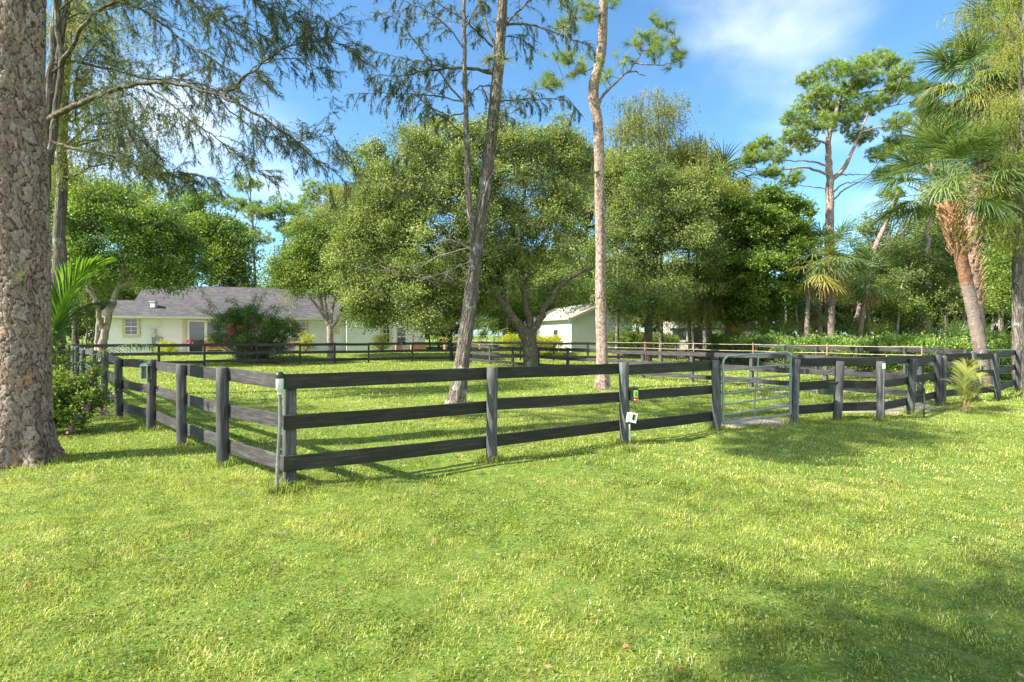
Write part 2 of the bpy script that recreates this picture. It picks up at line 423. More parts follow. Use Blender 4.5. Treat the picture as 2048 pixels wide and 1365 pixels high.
def lobed(env, n=26, f=(.16, .34)):
    """break a smooth envelope into lobes sitting on its surface"""
    env = np.array(env, float); c, u = env_points(env, n, (.86, 1.04), -.5)
    r = np.repeat(rng.uniform(f[0], f[1], n)[:, None], 3, 1)*env[:, 3:6].mean()*rng.uniform(.8, 1.2, (n, 3))
    e0 = env.copy(); e0[:, 3:6] *= .9
    return np.vstack([e0, np.hstack([c, r])])

def leaf_crown(mb, env, K, nl, L, W, rc=.6, droop=0.0, flat=.75, shell=(.4, 1.0), yel=0.0, lobes=30):
    if lobes: env = lobed(env, lobes)
    c, u = env_points(env, K, shell)
    n = K*nl
    size = rng.uniform(.45, 1.5, K)
    cc = np.repeat(c, nl, 0); uu = np.repeat(u, nl, 0); ss = np.repeat(size, nl)[:, None]
    off = rng.normal(size=(n, 3))*.5*rc*ss; off[:, 2] *= flat
    d = unit(rdir(n)*.9+unit(off+1e-6)*.7+uu*.3+np.array([0, 0, -droop]))
    base = np.repeat(rng.normal(.45, .2, K), nl)
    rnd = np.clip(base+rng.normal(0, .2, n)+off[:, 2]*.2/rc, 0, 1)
    leaves(mb, cc+off, d, L*rng.uniform(.7, 1.3, n), W*rng.uniform(.7, 1.3, n), rnd)
    return c

def limb_to(mb, starts, c, r0=.05, wig=.12, seg=5, keep=1.0, upb=.2):
    """thin branches from nearest start point to cluster centres"""
    starts = np.asarray(starts, float)
    for q in c:
        if rng.random() > keep: continue
        dd = np.linalg.norm(starts-q, axis=1)+np.maximum(0, starts[:, 2]-q[2])*.8
        s = starts[np.argmin(dd)]
        L = np.linalg.norm(q-s)
        if L < .3: continue
        t = np.linspace(0, 1, 6)[:, None]
        pts = s+(q-s)*t+np.array([0, 0, 1])*np.sin(t*pi)*L*upb*rng.uniform(-.3, 1)+rng.normal(size=(6, 3))*wig*L*.25*np.sin(t*pi)
        mb.tube(pts, np.linspace(r0*min(1.6, max(.5, L/2.5)), .01, 6), seg, rnd=rng.random(), cap=False)

def bend(pts, n=24, wob=0.02):
    """resample a polyline smoothly (Catmull-Rom) with small wobble"""
    pts = np.asarray(pts, float)
    if len(pts) == 2: pts = np.array([pts[0], (pts[0]*2+pts[1])/3, (pts[0]+pts[1]*2)/3, pts[1]])
    q = np.vstack([2*pts[0]-pts[1], pts, 2*pts[-1]-pts[-2]])
    L = np.linalg.norm(np.diff(pts, axis=0), axis=1); cum = np.concatenate([[0], np.cumsum(L)]); tot = cum[-1]
    out = []
    for s in np.linspace(0, tot, n):
        i = min(np.searchsorted(cum, s, side='right')-1, len(pts)-2); t = (s-cum[i])/max(L[i], 1e-9)
        a, b, c, d = q[i], q[i+1], q[i+2], q[i+3]
        out.append(.5*((2*b)+(-a+c)*t+(2*a-5*b+4*c-d)*t*t+(-a+3*b-3*c+d)*t**3))
    out = np.array(out); out[1:-1] += rng.normal(size=(n-2, 3))*wob
    return out

def bark_tube(mb, pts, radii, seg=64, cell=.12, depth=.02, zs=1.8, flare=0.0):
    """trunk with real bark plates: cellular displacement on a dense tube"""
    pts = np.asarray(pts, float); m = len(pts)
    radii = np.asarray(radii, float)
    T = unit(np.gradient(pts, axis=0)); a0 = unit(np.cross(T[0], [0, 1, .01])); A = []
    for i in range(m):
        a0 = unit(a0-T[i]*np.dot(a0, T[i])); A.append(a0)
    A = np.array(A); B = np.cross(T, A)
    Ls = np.concatenate([[0], np.cumsum(np.linalg.norm(np.diff(pts, axis=0), axis=1))])
    th = np.arange(seg)*2*pi/seg
    rm = radii.mean(); nu = max(6, int(round(2*pi*rm/cell))); cz = cell*zs; nv = int(Ls[-1]/cz)+3
    jit = rng.random((nu, nv, 3))
    U = np.broadcast_to(th/(2*pi)*nu, (m, seg)).copy(); Vv = np.broadcast_to((Ls/cz)[:, None], (m, seg)).copy()
    # warp
    U += .38*np.sin(Vv*1.7+U*1.1)+.22*np.sin(Vv*4.1+1.0)+.12*np.sin(Vv*9.3+U*6); Vv = Vv+.3*np.sin(U*2*pi/nu*5+Vv*.6)
    iu = np.floor(U).astype(int); iv = np.floor(Vv).astype(int)
    F1 = np.full(U.shape, 9.0); F2 = F1.copy(); cid = np.zeros(U.shape)
    for du in (-1, 0, 1):
        for dv in (-1, 0, 1):
            a = (iu+du) % nu; b = np.clip(iv+dv, 0, nv-1)
            d = np.hypot(iu+du+jit[a, b, 0]-U, (iv+dv+jit[a, b, 1]-Vv)*1.25)
            new = d < F1
            F2 = np.where(new, F1, np.minimum(F2, d)); cid = np.where(new, jit[a, b, 2], cid); F1 = np.where(new, d, F1)
    wob = .10*np.sin(U*9+3*np.sin(Vv*5))+.08*np.sin(Vv*14+U*7)+.05*rng.normal(size=U.shape)
    plate = np.clip((F2-F1+wob-.0)*3.0, 0, 1)**.75
    disp = depth*(plate*(.75+.4*cid)-.6)+depth*.22*rng.normal(size=U.shape)
    R = radii[:, None]*(1+.05*np.sin(th*3+Ls[:, None]*.8)+.03*np.sin(th*5-Ls[:, None]*1.3))
    if flare:
        R = R*(1+flare*np.exp(-Ls[:, None]/.28)*(1+.55*np.sin(th*5+.7)+.3*np.sin(th*8)))
    R = R+disp
    V = pts[:, None]+R[..., None]*(np.cos(th)[None, :, None]*A[:, None]+np.sin(th)[None, :, None]*B[:, None])
    g = np.stack([np.broadcast_to(Ls[:, None], (m, seg)), R*np.cos(th)[None], R*np.sin(th)[None]], -1)
    i, j = np.meshgrid(np.arange(m-1), np.arange(seg), indexing='ij')
    p = i*seg+j; q = i*seg+(j+1) % seg
    fr = (cid*.75+.25*(plate > .5))[:-1].reshape(-1)
    fr = np.where(plate[:-1].reshape(-1) < .2, .06, np.clip(fr, .15, 1))
    mb.add(V.reshape(-1, 3), np.stack([p, q, q+seg, p+seg], -1).reshape(-1, 4), fr, g.reshape(-1, 3), True)

def mat_plate():
    m, nt, out = new_mat('pine_bark_plates')
    at = N(nt, 'ShaderNodeAttribute', attribute_name='rnd'); ga = N(nt, 'ShaderNodeAttribute', attribute_name='g')
    mp = nt.nodes.new('ShaderNodeMapping'); mp.inputs['Scale'].default_value = (.55, 1, 1); L_(nt, ga.outputs['Vector'], mp.inputs['Vector'])
    no = N(nt, 'ShaderNodeTexNoise', Scale=26.0, Detail=9.0, Roughness=.78, Distortion=.8); L_(nt, mp.outputs[0], no.inputs['Vector'])
    n2 = N(nt, 'ShaderNodeTexNoise', Scale=5.0, Detail=5.0, Roughness=.7); L_(nt, ga.outputs['Vector'], n2.inputs['Vector'])
    r = ramp(nt, [(0, (.07, .052, .042)), (.12, (.13, .095, .08)), (.22, (.225, .165, .13)), (.6, (.29, .22, .18)), (.9, (.37, .305, .26)), (1, (.36, .22, .14))], at.outputs['Fac'])
    v = ramp(nt, [(.36, (.5, .47, .45)), (.48, (.9, .9, .9)), (.6, (1.35, 1.32, 1.32)), (.72, (1.7, 1.66, 1.66))], no.outputs['Fac'])
    c = mixc(nt, r.outputs[0], v.outputs[0], 1.0, 'MULTIPLY')
    lr = ramp(nt, [(.57, (0, 0, 0)), (.66, (.45, .45, .45))], n2.outputs['Fac']); c = mixc(nt, c, (.36, .36, .34), lr.outputs[0])
    rr = ramp(nt, [(.27, (.5, .5, .5)), (.33, (0, 0, 0))], n2.outputs['Fac']); c = mixc(nt, c, (.38, .16, .09), rr.outputs[0])
    b = N(nt, 'ShaderNodeBsdfPrincipled', Roughness=.85); b.inputs['Specular IOR Level'].default_value = .25
    L_(nt, c, b.inputs['Base Color'])
    bm = N(nt, 'ShaderNodeBump', Strength=1.0, Distance=.03); L_(nt, no.outputs['Fac'], bm.inputs['Height']); L_(nt, bm.outputs[0], b.inputs['Normal'])
    L_(nt, b.outputs[0], out.inputs[0]); return m
M['plates'] = mat_plate()

# ---- pines ------------------------------------------------------------------
def pine_tufts(mb, centers, nn, L, W, updir=.45, rnd0=None):
    k = len(centers); n = k*nn
    axis = unit(rdir(k)*.8+np.array([0, 0, updir]))
    d = unit(rdir(n)*.85+np.repeat(axis, nn, 0)*.9)
    cc = np.repeat(centers, nn, 0)+np.repeat(axis, nn, 0)*rng.uniform(-.35, .35, n)[:, None]*L
    base = np.repeat(rng.normal(.45, .15, k), nn)
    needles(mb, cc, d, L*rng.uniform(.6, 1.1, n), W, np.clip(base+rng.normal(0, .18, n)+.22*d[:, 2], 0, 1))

def pine_cloud(mb, br, start, c, rad, nt, nn, L, W, flat=.5, hollow=.3):
    """a foliage cloud of tufts fed by twigs from start"""
    u = rdir(nt); r = rng.uniform(hollow, 1, nt)**.5
    q = c+u*r[:, None]*np.array([rad, rad, rad*flat])
    pine_tufts(mb, q, nn, L, W)
    if br is not None:
        hub = c-np.array([0, 0, rad*flat*.5])
        br.tube(bend([start, (np.asarray(start)+hub)/2+rng.normal(size=3)*.15*rad, hub], 8, .02), np.linspace(.055, .03, 8), 5, cap=False)
        for t in q[::max(1, nt//14)]:
            br.tube(bend([hub, (hub+t)/2+rng.normal(size=3)*.08, t], 5, .01), np.linspace(.028, .008, 5), 4, cap=False)

# ---- weeping / feathery cypress ------------------------------------------------
def weep_crown(mb, env, K, nstr, per, L, W, hang=(.4, 1.1), shell=(.35, 1.0), spread=.35, rb=.45, sway=.25):
    c, u = env_points(env, K, shell)
    ns = K*nstr
    top = np.repeat(c, nstr, 0)+rng.normal(size=(ns, 3))*np.array([spread, spread, spread*.5])
    ln = rng.uniform(*hang, ns); out_ = np.repeat(u, nstr, 0)*np.array([1, 1, 0])
    n = ns*per
    t = rng.random(n); s = np.repeat(np.arange(ns), per)
    lean = out_[s]*sway+rng.normal(size=(ns, 3))[s]*.12
    pos = top[s]+lean*(t*ln[s])[:, None]+np.array([0, 0, -1])*(t*ln[s])[:, None]
    d = unit(rng.normal(size=(n, 3))*np.array([.55, .55, .3])+np.array([0, 0, -.75])+lean*.5)
    base = np.repeat(rng.normal(rb, .17, K), nstr*per)
    leaves(mb, pos, d, L*rng.uniform(.7, 1.3, n), W*rng.uniform(.7, 1.3, n), np.clip(base+rng.normal(0, .18, n)-.15*t, 0, 1))
    return c

def spray_limb(lf, tw, pts, r0, r1, step=.13, sec=(.35, .9), droop=.5, nd=14, nl=.07, nw=.006, start=.15, dens=1.0, hangers=0.1, tert=7):
    """a feathery limb: limb tube, alternating secondaries, hanging tertiaries with needles"""
    pts = np.asarray(pts, float); m = len(pts)
    tw.tube(pts, np.linspace(r0, r1, m), 8, cap=False, noise=.05)
    seg = np.linalg.norm(np.diff(pts, axis=0), axis=1); cum = np.concatenate([[0], np.cumsum(seg)])
    s = cum[-1]*start
    posN = []; dirN = []; rN = []
    while s < cum[-1]:
        i = min(np.searchsorted(cum, s)-1, m-2); i = max(i, 0)
        t = unit(pts[i+1]-pts[i]); p = pts[i]+t*(s-cum[i])
        s += step*rng.uniform(.5, 1.5)/dens
        frac = s/cum[-1]
        lat = unit(np.cross(t, rdir(1)[0]))
        d = unit(t*.75+lat*.85+np.array([0, 0, -.15*droop]))
        Ls = rng.uniform(*sec)*(1.15-.5*frac)
        q = [p]; k = 7
        for a in range(k):
            d = unit(d+np.array([0, 0, -droop*.16])+rng.normal(size=3)*.09); q.append(q[-1]+d*Ls/k)
        q = np.array(q); tw.tube(q, np.linspace(.0065, .002, len(q)), 3, cap=False)
        for a in range(1, len(q)):
            nt_ = rng.poisson(tert/7)
            for _ in range(nt_):
                lt = rng.uniform(.10, .3); dd = unit(unit(q[a]-q[a-1])*.6+rdir(1)[0]*.6+np.array([0, 0, -.55*droop]))
                e = q[a]+dd*lt*.5; e2 = e+unit(dd+np.array([0, 0, -.6*droop]))*lt*.5
                tw.tube([q[a], e, e2], [.0028, .002, .0012], 3, cap=False)
                tt = rng.random(nd)[:, None]
                pp = np.where(tt < .5, q[a]+(e-q[a])*tt*2, e+(e2-e)*(tt*2-1))
                posN.append(pp); dirN.append(unit(dd)*.8+rdir(nd)*.55+np.array([0, 0, -.3*droop])); rN.append(np.clip(rng.normal(.4, .1)+rng.normal(0, .15, nd), 0, 1))
            nq = nd//2
            posN.append(q[a-1]+(q[a]-q[a-1])*rng.random(nq)[:, None]); dirN.append(unit(q[a]-q[a-1])*.5+rdir(nq)*.7+np.array([0, 0, -.25*droop])); rN.append(np.clip(rng.normal(.4, .2, nq), 0, 1))
        if rng.random() < hangers:   # dense hanging clump
            c = q[-2]; nq = 60; tt = rng.random(nq)
            hl = rng.uniform(.12, .28)
            pp = c+np.stack([rng.normal(0, .018, nq), rng.normal(0, .018, nq), -tt*hl], 1)
            posN.append(pp); dirN.append(rdir(nq)*.5+np.array([0, 0, -.8])); rN.append(np.clip(rng.normal(.12, .12, nq), 0, 1))
    pos = np.vstack(posN); dr = np.vstack(dirN); rr = np.concatenate(rN)
    needles(lf, pos, dr, nl*rng.uniform(.6, 1.3, len(pos)), nw, rr)

# ---- palms --------------------------------------------------------------------
def fan_frond(mb, base, d, pet, R, nseg=34, droop=.5, w=.035, spread=2.6, tipdrop=.6, rb=.45):
    """costapalmate fan: petiole then blade of many drooping segments"""
    base = np.asarray(base, float); d = unit(d)
    up = np.array([0, 0, 1.0]); side = unit(np.cross(d, up)+1e-6); nrm = unit(np.cross(side, d))
    mid = base+d*pet*.5+up*pet*.03; e = base+d*pet+up*(-pet*.06*droop)
    mb.tube([base, mid, e], [.022, .015, .011], 4, rnd=.9, cap=False)
    d2 = unit(d+np.array([0, 0, -.35*droop]))
    nrm = unit(np.cross(side, d2))
    r0 = rb+rng.normal(0, .12)
    for k in range(nseg):
        a = (k/(nseg-1)-.5)*spread*2*.5*1.15+rng.normal(0, .035)
        a *= 1.0
        fold = .18*abs(a)
        dd = unit(d2*cos(a)+side*sin(a)+nrm*(.12*(1 if k % 2 else -1)+fold*.3))
        b = e+d2*(.22*R*max(0, cos(a)))*(1-abs(a)/3)
        L = R*(.78+.22*cos(a))*rng.uniform(.88, 1.05)
        q = [b]; dk = dd.copy()
        for s_ in range(5):
            g_ = (.02+.16*tipdrop*(s_/4.0)**1.3)*(1+rng.normal(0, .3))
            dk = unit(dk+np.array([0, 0, -g_*2.0])); q.append(q[-1]+dk*L/5)
        q = np.array(q)
        ws = np.array([.35, .85, 1.0, .8, .45, .05])*w*rng.uniform(.8, 1.2)
        sd = unit(np.cross(dd, nrm+.4*rdir(1)[0]))
        v = np.empty((12, 3)); v[0::2] = q-sd*ws[:, None]/2; v[1::2] = q+sd*ws[:, None]/2
        f = [[2*i, 2*i+1, 2*i+3, 2*i+2] for i in range(5)]
        mb.add(v, f, np.clip(r0+rng.normal(0, .13)+np.linspace(-.05, .12, 5), 0, 1))

def sabal_crown(mb, dead, c, R, nf=32, pet=1.0, elev=(-.75, 1.35), nd=6, w=.035, az0=0, nseg=34, tipdrop=.6):
    c = np.asarray(c, float)
    for i in range(nf):
        t = (i+.5)/nf; el = elev[1]+(elev[0]-elev[1])*t**.8+rng.normal(0, .1)
        az = az0+i*2.39996+rng.normal(0, .2)
        d = np.array([cos(az)*cos(el), sin(az)*cos(el), sin(el)])
        fan_frond(mb, c+d*.08+np.array([0, 0, .12*sin(el)]), d, pet*rng.uniform(.8, 1.15), R*rng.uniform(.85, 1.1), nseg, .5+.4*t, w, 2.5, tipdrop, .35+.3*t)
    if dead is not None:
        for i in range(nd):
            az = rng.uniform(0, 2*pi); el = rng.uniform(-1.35, -1.0)
            d = np.array([cos(az)*cos(el), sin(az)*cos(el), sin(el)])
            fan_frond(dead, c+d*.15, d, pet*.7, R*.85, max(14, nseg//2), .6, w*.9, 1.4, .9)

def boots(mb, pts, rad, n, L=.16, spread=.55):
    """leaf bases crossing over the trunk"""
    pts = np.asarray(pts, float); m = len(pts)
    for i in range(n):
        t = i/n*(m-1); k = int(t); c = pts[k]+(pts[min(k+1, m-1)]-pts[k])*(t-k)
        az = i*2.39996; o = np.array([cos(az), sin(az), 0]); r = rad*(1+.1*rng.normal())
        a = c+o*r*.75; b = a+unit(o*spread+np.array([rng.normal(0, .1), rng.normal(0, .1), 1]))*L*rng.uniform(.7, 1.3)
        mb.bar(a, b, .018, .075*rng.uniform(.7, 1.2), up=np.cross(unit(b-a), o)+[0, 0, 1e-3], rnd=rng.random())

def feather_frond(mb, pts, L, nl=60, w=.028, r0=.018, droop=.5, ang=.9, rb=.45, start=.12, vee=.25):
    """pinnate frond along a curved rachis"""
    pts = bend(pts, 26, .0); m = len(pts)
    mb.tube(pts, np.linspace(r0, .004, m), 5, rnd=.95, cap=False)
    T = unit(np.gradient(pts, axis=0))
    for k in range(nl):
        t = start+(1-start)*(k+.5)/nl; x = t*(m-1); i = min(int(x), m-2); p = pts[i]+(pts[i+1]-pts[i])*(x-i); tt = T[i]
        side = np.cross(tt, [0, 0, 1.0]); side = unit(side) if np.linalg.norm(side) > .05 else np.array([1.0, 0, 0])
        nr = np.cross(side, tt)
        ll = L*(.45+.75*sin(pi*min(1, (t-start)/(1-start)*.85+.12)))*rng.uniform(.9, 1.05)
        for sg in (-1, 1):
            a = ang*(1-.45*t)
            d = unit(tt*cos(a)+side*sg*sin(a)+nr*vee+rng.normal(size=3)*.04)
            q = [p]
            for s_ in range(4):
                d = unit(d+np.array([0, 0, -droop*.12*(s_+.5)])); q.append(q[-1]+d*ll/4)
            q = np.array(q); ws = np.array([.5, 1, .85, .5, .05])*w
            sd = unit(np.cross(d, nr+.15*rdir(1)[0]))
            v = np.empty((10, 3)); v[0::2] = q-sd*ws[:, None]/2; v[1::2] = q+sd*ws[:, None]/2
            mb.add(v, [[2*i_, 2*i_+1, 2*i_+3, 2*i_+2] for i_ in range(4)], np.clip(rb+rng.normal(0, .15)+.2*t, 0, 1))
def single(mb, name, mat, loc, label, cat, group=None, kind=None):
    e = bpy.data.objects.new('tmp', None); e.location = tuple(float(q) for q in loc)
    V = np.array(loc, float)
    for v in mb.v: v -= V
    o = mb.build(name, mat); o.location = e.location
    bpy.data.objects.remove(e)
    return tag(o, label, cat, group, kind)

# ---- camera, sun, sky -----------------------------------------------------------
cam = bpy.data.objects.new('camera', bpy.data.cameras.new('camera')); col.objects.link(cam)
cam.location = (0, 0, CZ); cam.rotation_euler = (radians(90), 0, 0)
cam.data.sensor_width = 36; cam.data.lens = 36*F/2048; cam.data.clip_end = 3000; cam.data.clip_start = .05
cam.data.shift_y = -11.5/2048
scene.camera = cam
SUN_EL, SUN_AZ = 40.0, atan2(-.94, -.34)
sd_ = np.array([sin(SUN_AZ)*cos(radians(SUN_EL)), cos(SUN_AZ)*cos(radians(SUN_EL)), sin(radians(SUN_EL))])
sun = bpy.data.objects.new('sun', bpy.data.lights.new('sun', 'SUN')); col.objects.link(sun)
sun.data.energy = 5.0; sun.data.angle = radians(.55); sun.data.color = (1, .93, .80); sun.location = (-30, -12, 40)
from mathutils import Vector
sun.rotation_euler = Vector(sd_).to_track_quat('Z', 'Y').to_euler()

w = bpy.data.worlds.new('World'); scene.world = w; w.use_nodes = True
nt = w.node_tree; nt.nodes.clear()
out = nt.nodes.new('ShaderNodeOutputWorld')
sky = nt.nodes.new('ShaderNodeTexSky'); sky.sky_type = 'NISHITA'; sky.sun_disc = False
sky.sun_elevation = radians(SUN_EL); sky.sun_rotation = SUN_AZ
sky.air_density = 1.0; sky.dust_density = .6; sky.ozone_density = 1.6
tc = nt.nodes.new('ShaderNodeTexCoord')
mp = nt.nodes.new('ShaderNodeMapping'); mp.inputs['Scale'].default_value = (1, 1, 1.9); mp.inputs['Location'].default_value = (.35, .1, .05)
L_(nt, tc.outputs['Generated'], mp.inputs['Vector'])
n1 = N(nt, 'ShaderNodeTexNoise', Scale=2.1, Detail=9.0, Roughness=.52, Distortion=.25); L_(nt, mp.outputs[0], n1.inputs['Vector'])
# cloud banks, in view and added for fill: soft-edged regions of the sky dome (direction vectors), broken by noise
def bank(px, py, rad):
    d = unit(np.array(px, float)) if isinstance(px, tuple) else unit(P(px, py, 1.0)-np.array([0, 0, CZ]))
    dn = N(nt, 'ShaderNodeVectorMath', operation='DISTANCE'); L_(nt, tc.outputs['Generated'], dn.inputs[0]); dn.inputs[1].default_value = tuple(d)
    mr = nt.nodes.new('ShaderNodeMapRange'); mr.interpolation_type = 'SMOOTHSTEP'
    mr.inputs[1].default_value = 0; mr.inputs[2].default_value = rad; mr.inputs[3].default_value = 1; mr.inputs[4].default_value = 0
    L_(nt, dn.outputs['Value'], mr.inputs[0]); return mr.outputs[0]
acc = None
for (px, py, rad, wt) in ((1600, 30, .36, .95), (1720, 110, .22, .7), (400, 320, .2, .55), (540, 380, .18, .58), (1720, 420, .2, .45), (1800, 250, .2, .45), (1480, 60, .2, .5), (330, 240, .2, .6), (-600, 200, .5, .8), (2700, 100, .5, .8), ((0, -1, .45), 0, 1.15, 1.9), ((.5, -.3, 1.2), 0, .75, 1.6), ((-1, -.1, .35), 0, .6, 1.0), ((1, -.2, .35), 0, .7, 1.5)):  # direction tuples: unseen clouds added out of view as fill light
    b = bank(px, py, rad); mm = N(nt, 'ShaderNodeMath', operation='MULTIPLY'); L_(nt, b, mm.inputs[0]); mm.inputs[1].default_value = wt
    if acc is None: acc = mm.outputs[0]
    else:
        a2 = N(nt, 'ShaderNodeMath', operation='MAXIMUM'); L_(nt, acc, a2.inputs[0]); L_(nt, mm.outputs[0], a2.inputs[1]); acc = a2.outputs[0]
am = N(nt, 'ShaderNodeMath', operation='MULTIPLY_ADD'); L_(nt, acc, am.inputs[0]); am.inputs[1].default_value = .42; L_(nt, n1.outputs['Fac'], am.inputs[2])
cr = ramp(nt, [(.60, (0, 0, 0)), (.95, (.5, .5, .5)), (1.0, (.9, .9, .9))], am.outputs[0])
cr.color_ramp.interpolation = 'EASE'
tint = mixc(nt, sky.outputs[0], (.68, 1.0, 1.14), 1.0, 'MULTIPLY')
sk = mixc(nt, tint, (8.6, 8.7, 9.0), cr.outputs[0])
bg = nt.nodes.new('ShaderNodeBackground'); bg.inputs['Strength'].default_value = .086
L_(nt, sk, bg.inputs['Color']); L_(nt, bg.outputs[0], out.inputs['Surface'])
scene.view_settings.view_transform = 'Standard'; scene.view_settings.look = 'None'
scene.view_settings.exposure = 1.58; scene.view_settings.gamma = 1
scene.cycles.max_bounces = 6; scene.cycles.transparent_max_bounces = 4; scene.cycles.diffuse_bounces = 4
scene.cycles.use_denoising = True

# ---- ground ---------------------------------------------------------------------
def dirt_mask(x, y):
    """bare sandy ground: where hooves and feet wear the grass away"""
    x = np.asarray(x, float); y = np.asarray(y, float)
    m = np.zeros(np.broadcast(x, y).shape)
    for (px, py, rx, ry, wgt) in ((1500, 842, 1.0, .55, 1.0), (1560, 850, .6, .3, .8), (1450, 850, .5, .35, .8), (1700, 816, 1.8, 1.0, 1.1), (1815, 808, 1.2, .9, 1.0), (1640, 782, 2.0, .7, .85), (1560, 785, 1.2, .7, .6), (1500, 768, 1.5, .6, .5), (1420, 835, .8, .4, .45), (1320, 800, 1.6, .5, .35),
                               (1240, 716, 2.5, 1.2, .8), (760, 850, 1.4, .25, .25), (60, 935, .4, .2, .4), (1215, 782, .45, .3, .7), (915, 812, .5, .3, .6), (40, 1080, .3, .2, .38), (700, 956, .9, .12, .35), (1050, 925, .8, .12, .35)):
        g = G(px, py)
        q = ((x-g[0])/rx)**2+((y-g[1])/ry)**2
        m = np.maximum(m, wgt*np.exp(-q*.9))
    n = .5+.4*np.sin(x*3.1+2*np.sin(y*2.3))*np.sin(y*4.2+1.7*np.sin(x*1.9))+.18*np.sin(x*9.7+y*3)*np.sin(y*11-x*2.3)
    return np.clip((m*(.55+n)-.32)*2.2, 0, 1)

def axis_(segs):
    o = []
    for a, b, s in segs: o += list(np.arange(a, b, s))
    return np.array(o+[segs[-1][1]])
xs = axis_([(-600, -100, 50), (-100, -40, 4), (-40, -14, .8), (-14, 20, .2), (20, 40, .8), (40, 100, 4), (100, 600, 50)])
ys = axis_([(-80, -4, 4), (-4, 26, .2), (26, 60, .6), (60, 120, 5), (120, 900, 60)])
X, Y = np.meshgrid(xs, ys)
Z = ground_z(X, Y)+np.where((X > -14) & (X < 20) & (Y < 26), .008*rng.normal(size=X.shape), 0)
dm = dirt_mask(X, Y)
Z = Z-.02*dm
gm = MB()
ny, nx = X.shape
i, j = np.meshgrid(np.arange(ny-1), np.arange(nx-1), indexing='ij'); p = i*nx+j
gm.add(np.stack([X, Y, Z], -1).reshape(-1, 3), np.stack([p, p+1, p+nx+1, p+nx], -1).reshape(-1, 4), .5, None, True)

def mat_ground():
    m, nt, out = new_mat('lawn_ground')
    ge = nt.nodes.new('ShaderNodeNewGeometry')
    da = N(nt, 'ShaderNodeAttribute', attribute_name='dirt')
    n1 = N(nt, 'ShaderNodeTexNoise', Scale=.45, Detail=5.0, Roughness=.6); L_(nt, ge.outputs['Position'], n1.inputs['Vector'])
    n2 = N(nt, 'ShaderNodeTexNoise', Scale=7.0, Detail=8.0, Roughness=.75); L_(nt, ge.outputs['Position'], n2.inputs['Vector'])
    n3 = N(nt, 'ShaderNodeTexNoise', Scale=38.0, Detail=6.0, Roughness=.75); L_(nt, ge.outputs['Position'], n3.inputs['Vector'])
    g1 = ramp(nt, [(.3, (.07, .12, .025)), (.5, (.15, .22, .04)), (.7, (.27, .29, .08))], n2.outputs['Fac'])
    g2 = ramp(nt, [(.3, (.7, .8, .7)), (.7, (1.2, 1.12, 1.05))], n1.outputs['Fac'])
    c = mixc(nt, g1.outputs[0], g2.outputs[0], 1.0, 'MULTIPLY')
    g3 = ramp(nt, [(.3, (.55, .55, .55)), (.7, (1.4, 1.4, 1.4))], n3.outputs['Fac'])
    c = mixc(nt, c, g3.outputs[0], 1.0, 'MULTIPLY')
    sa = ramp(nt, [(.3, (.17, .14, .115)), (.5, (.32, .28, .24)), (.7, (.46, .42, .37))], n2.outputs['Fac'])
    sb = mixc(nt, sa.outputs[0], g3.outputs[0], .5, 'MULTIPLY')
    ad = N(nt, 'ShaderNodeMath', operation='MULTIPLY_ADD'); L_(nt, n3.outputs['Fac'], ad.inputs[0]); ad.inputs[1].default_value = 1.1; L_(nt, da.outputs['Fac'], ad.inputs[2])
    dr = ramp(nt, [(.72, (0, 0, 0)), (1.0, (1, 1, 1))], ad.outputs[0])
    c = mixc(nt, c, sb, dr.outputs[0])
    b = N(nt, 'ShaderNodeBsdfPrincipled', Roughness=.95); b.inputs['Specular IOR Level'].default_value = .1
    L_(nt, c, b.inputs['Base Color'])
    bm = N(nt, 'ShaderNodeBump', Strength=.9, Distance=.03); L_(nt, n3.outputs['Fac'], bm.inputs['Height']); L_(nt, bm.outputs[0], b.inputs['Normal'])
    L_(nt, b.outputs[0], out.inputs[0]); return m
M['ground'] = mat_ground()
gob = gm.build('lawn_ground', M['ground']); tag(gob, kind='structure')
a = gob.data.attributes.new('dirt', 'FLOAT', 'POINT'); a.data.foreach_set('value', dm.astype(np.float32).ravel())

# ---- fences ---------------------------------------------------------------------
def post(mb, x, y, h=1.35, r=.078, lean=(0, 0), z=None, seg=14):
    z = float(ground_z(x, y)) if z is None else z
    ks = np.array([-.12, .0, .12, .3, .6, .9, 1.15, 1.0*h-.015, h])
    ks = np.sort(ks[ks <= h])
    pts = [(x+lean[0]*k/h, y+lean[1]*k/h, z+k) for k in ks]
    rr = np.full(len(ks), r); rr[-1] = r*.86; rr *= 1+rng.normal(0, .015, len(ks))
    mb.tube(pts, rr, seg, rnd=rng.random(), noise=.02)
def sqpost(mb, x, y, h=1.35, w=.11, ang=0, z=None, lean=(0, 0)):
    z = float(ground_z(x, y)) if z is None else z
    t = np.array([cos(ang), sin(ang), 0])
    mb.bar((x, y, z-.1), (x+lean[0], y+lean[1], z+h), w, w, up=t, n=4, bev=.01)

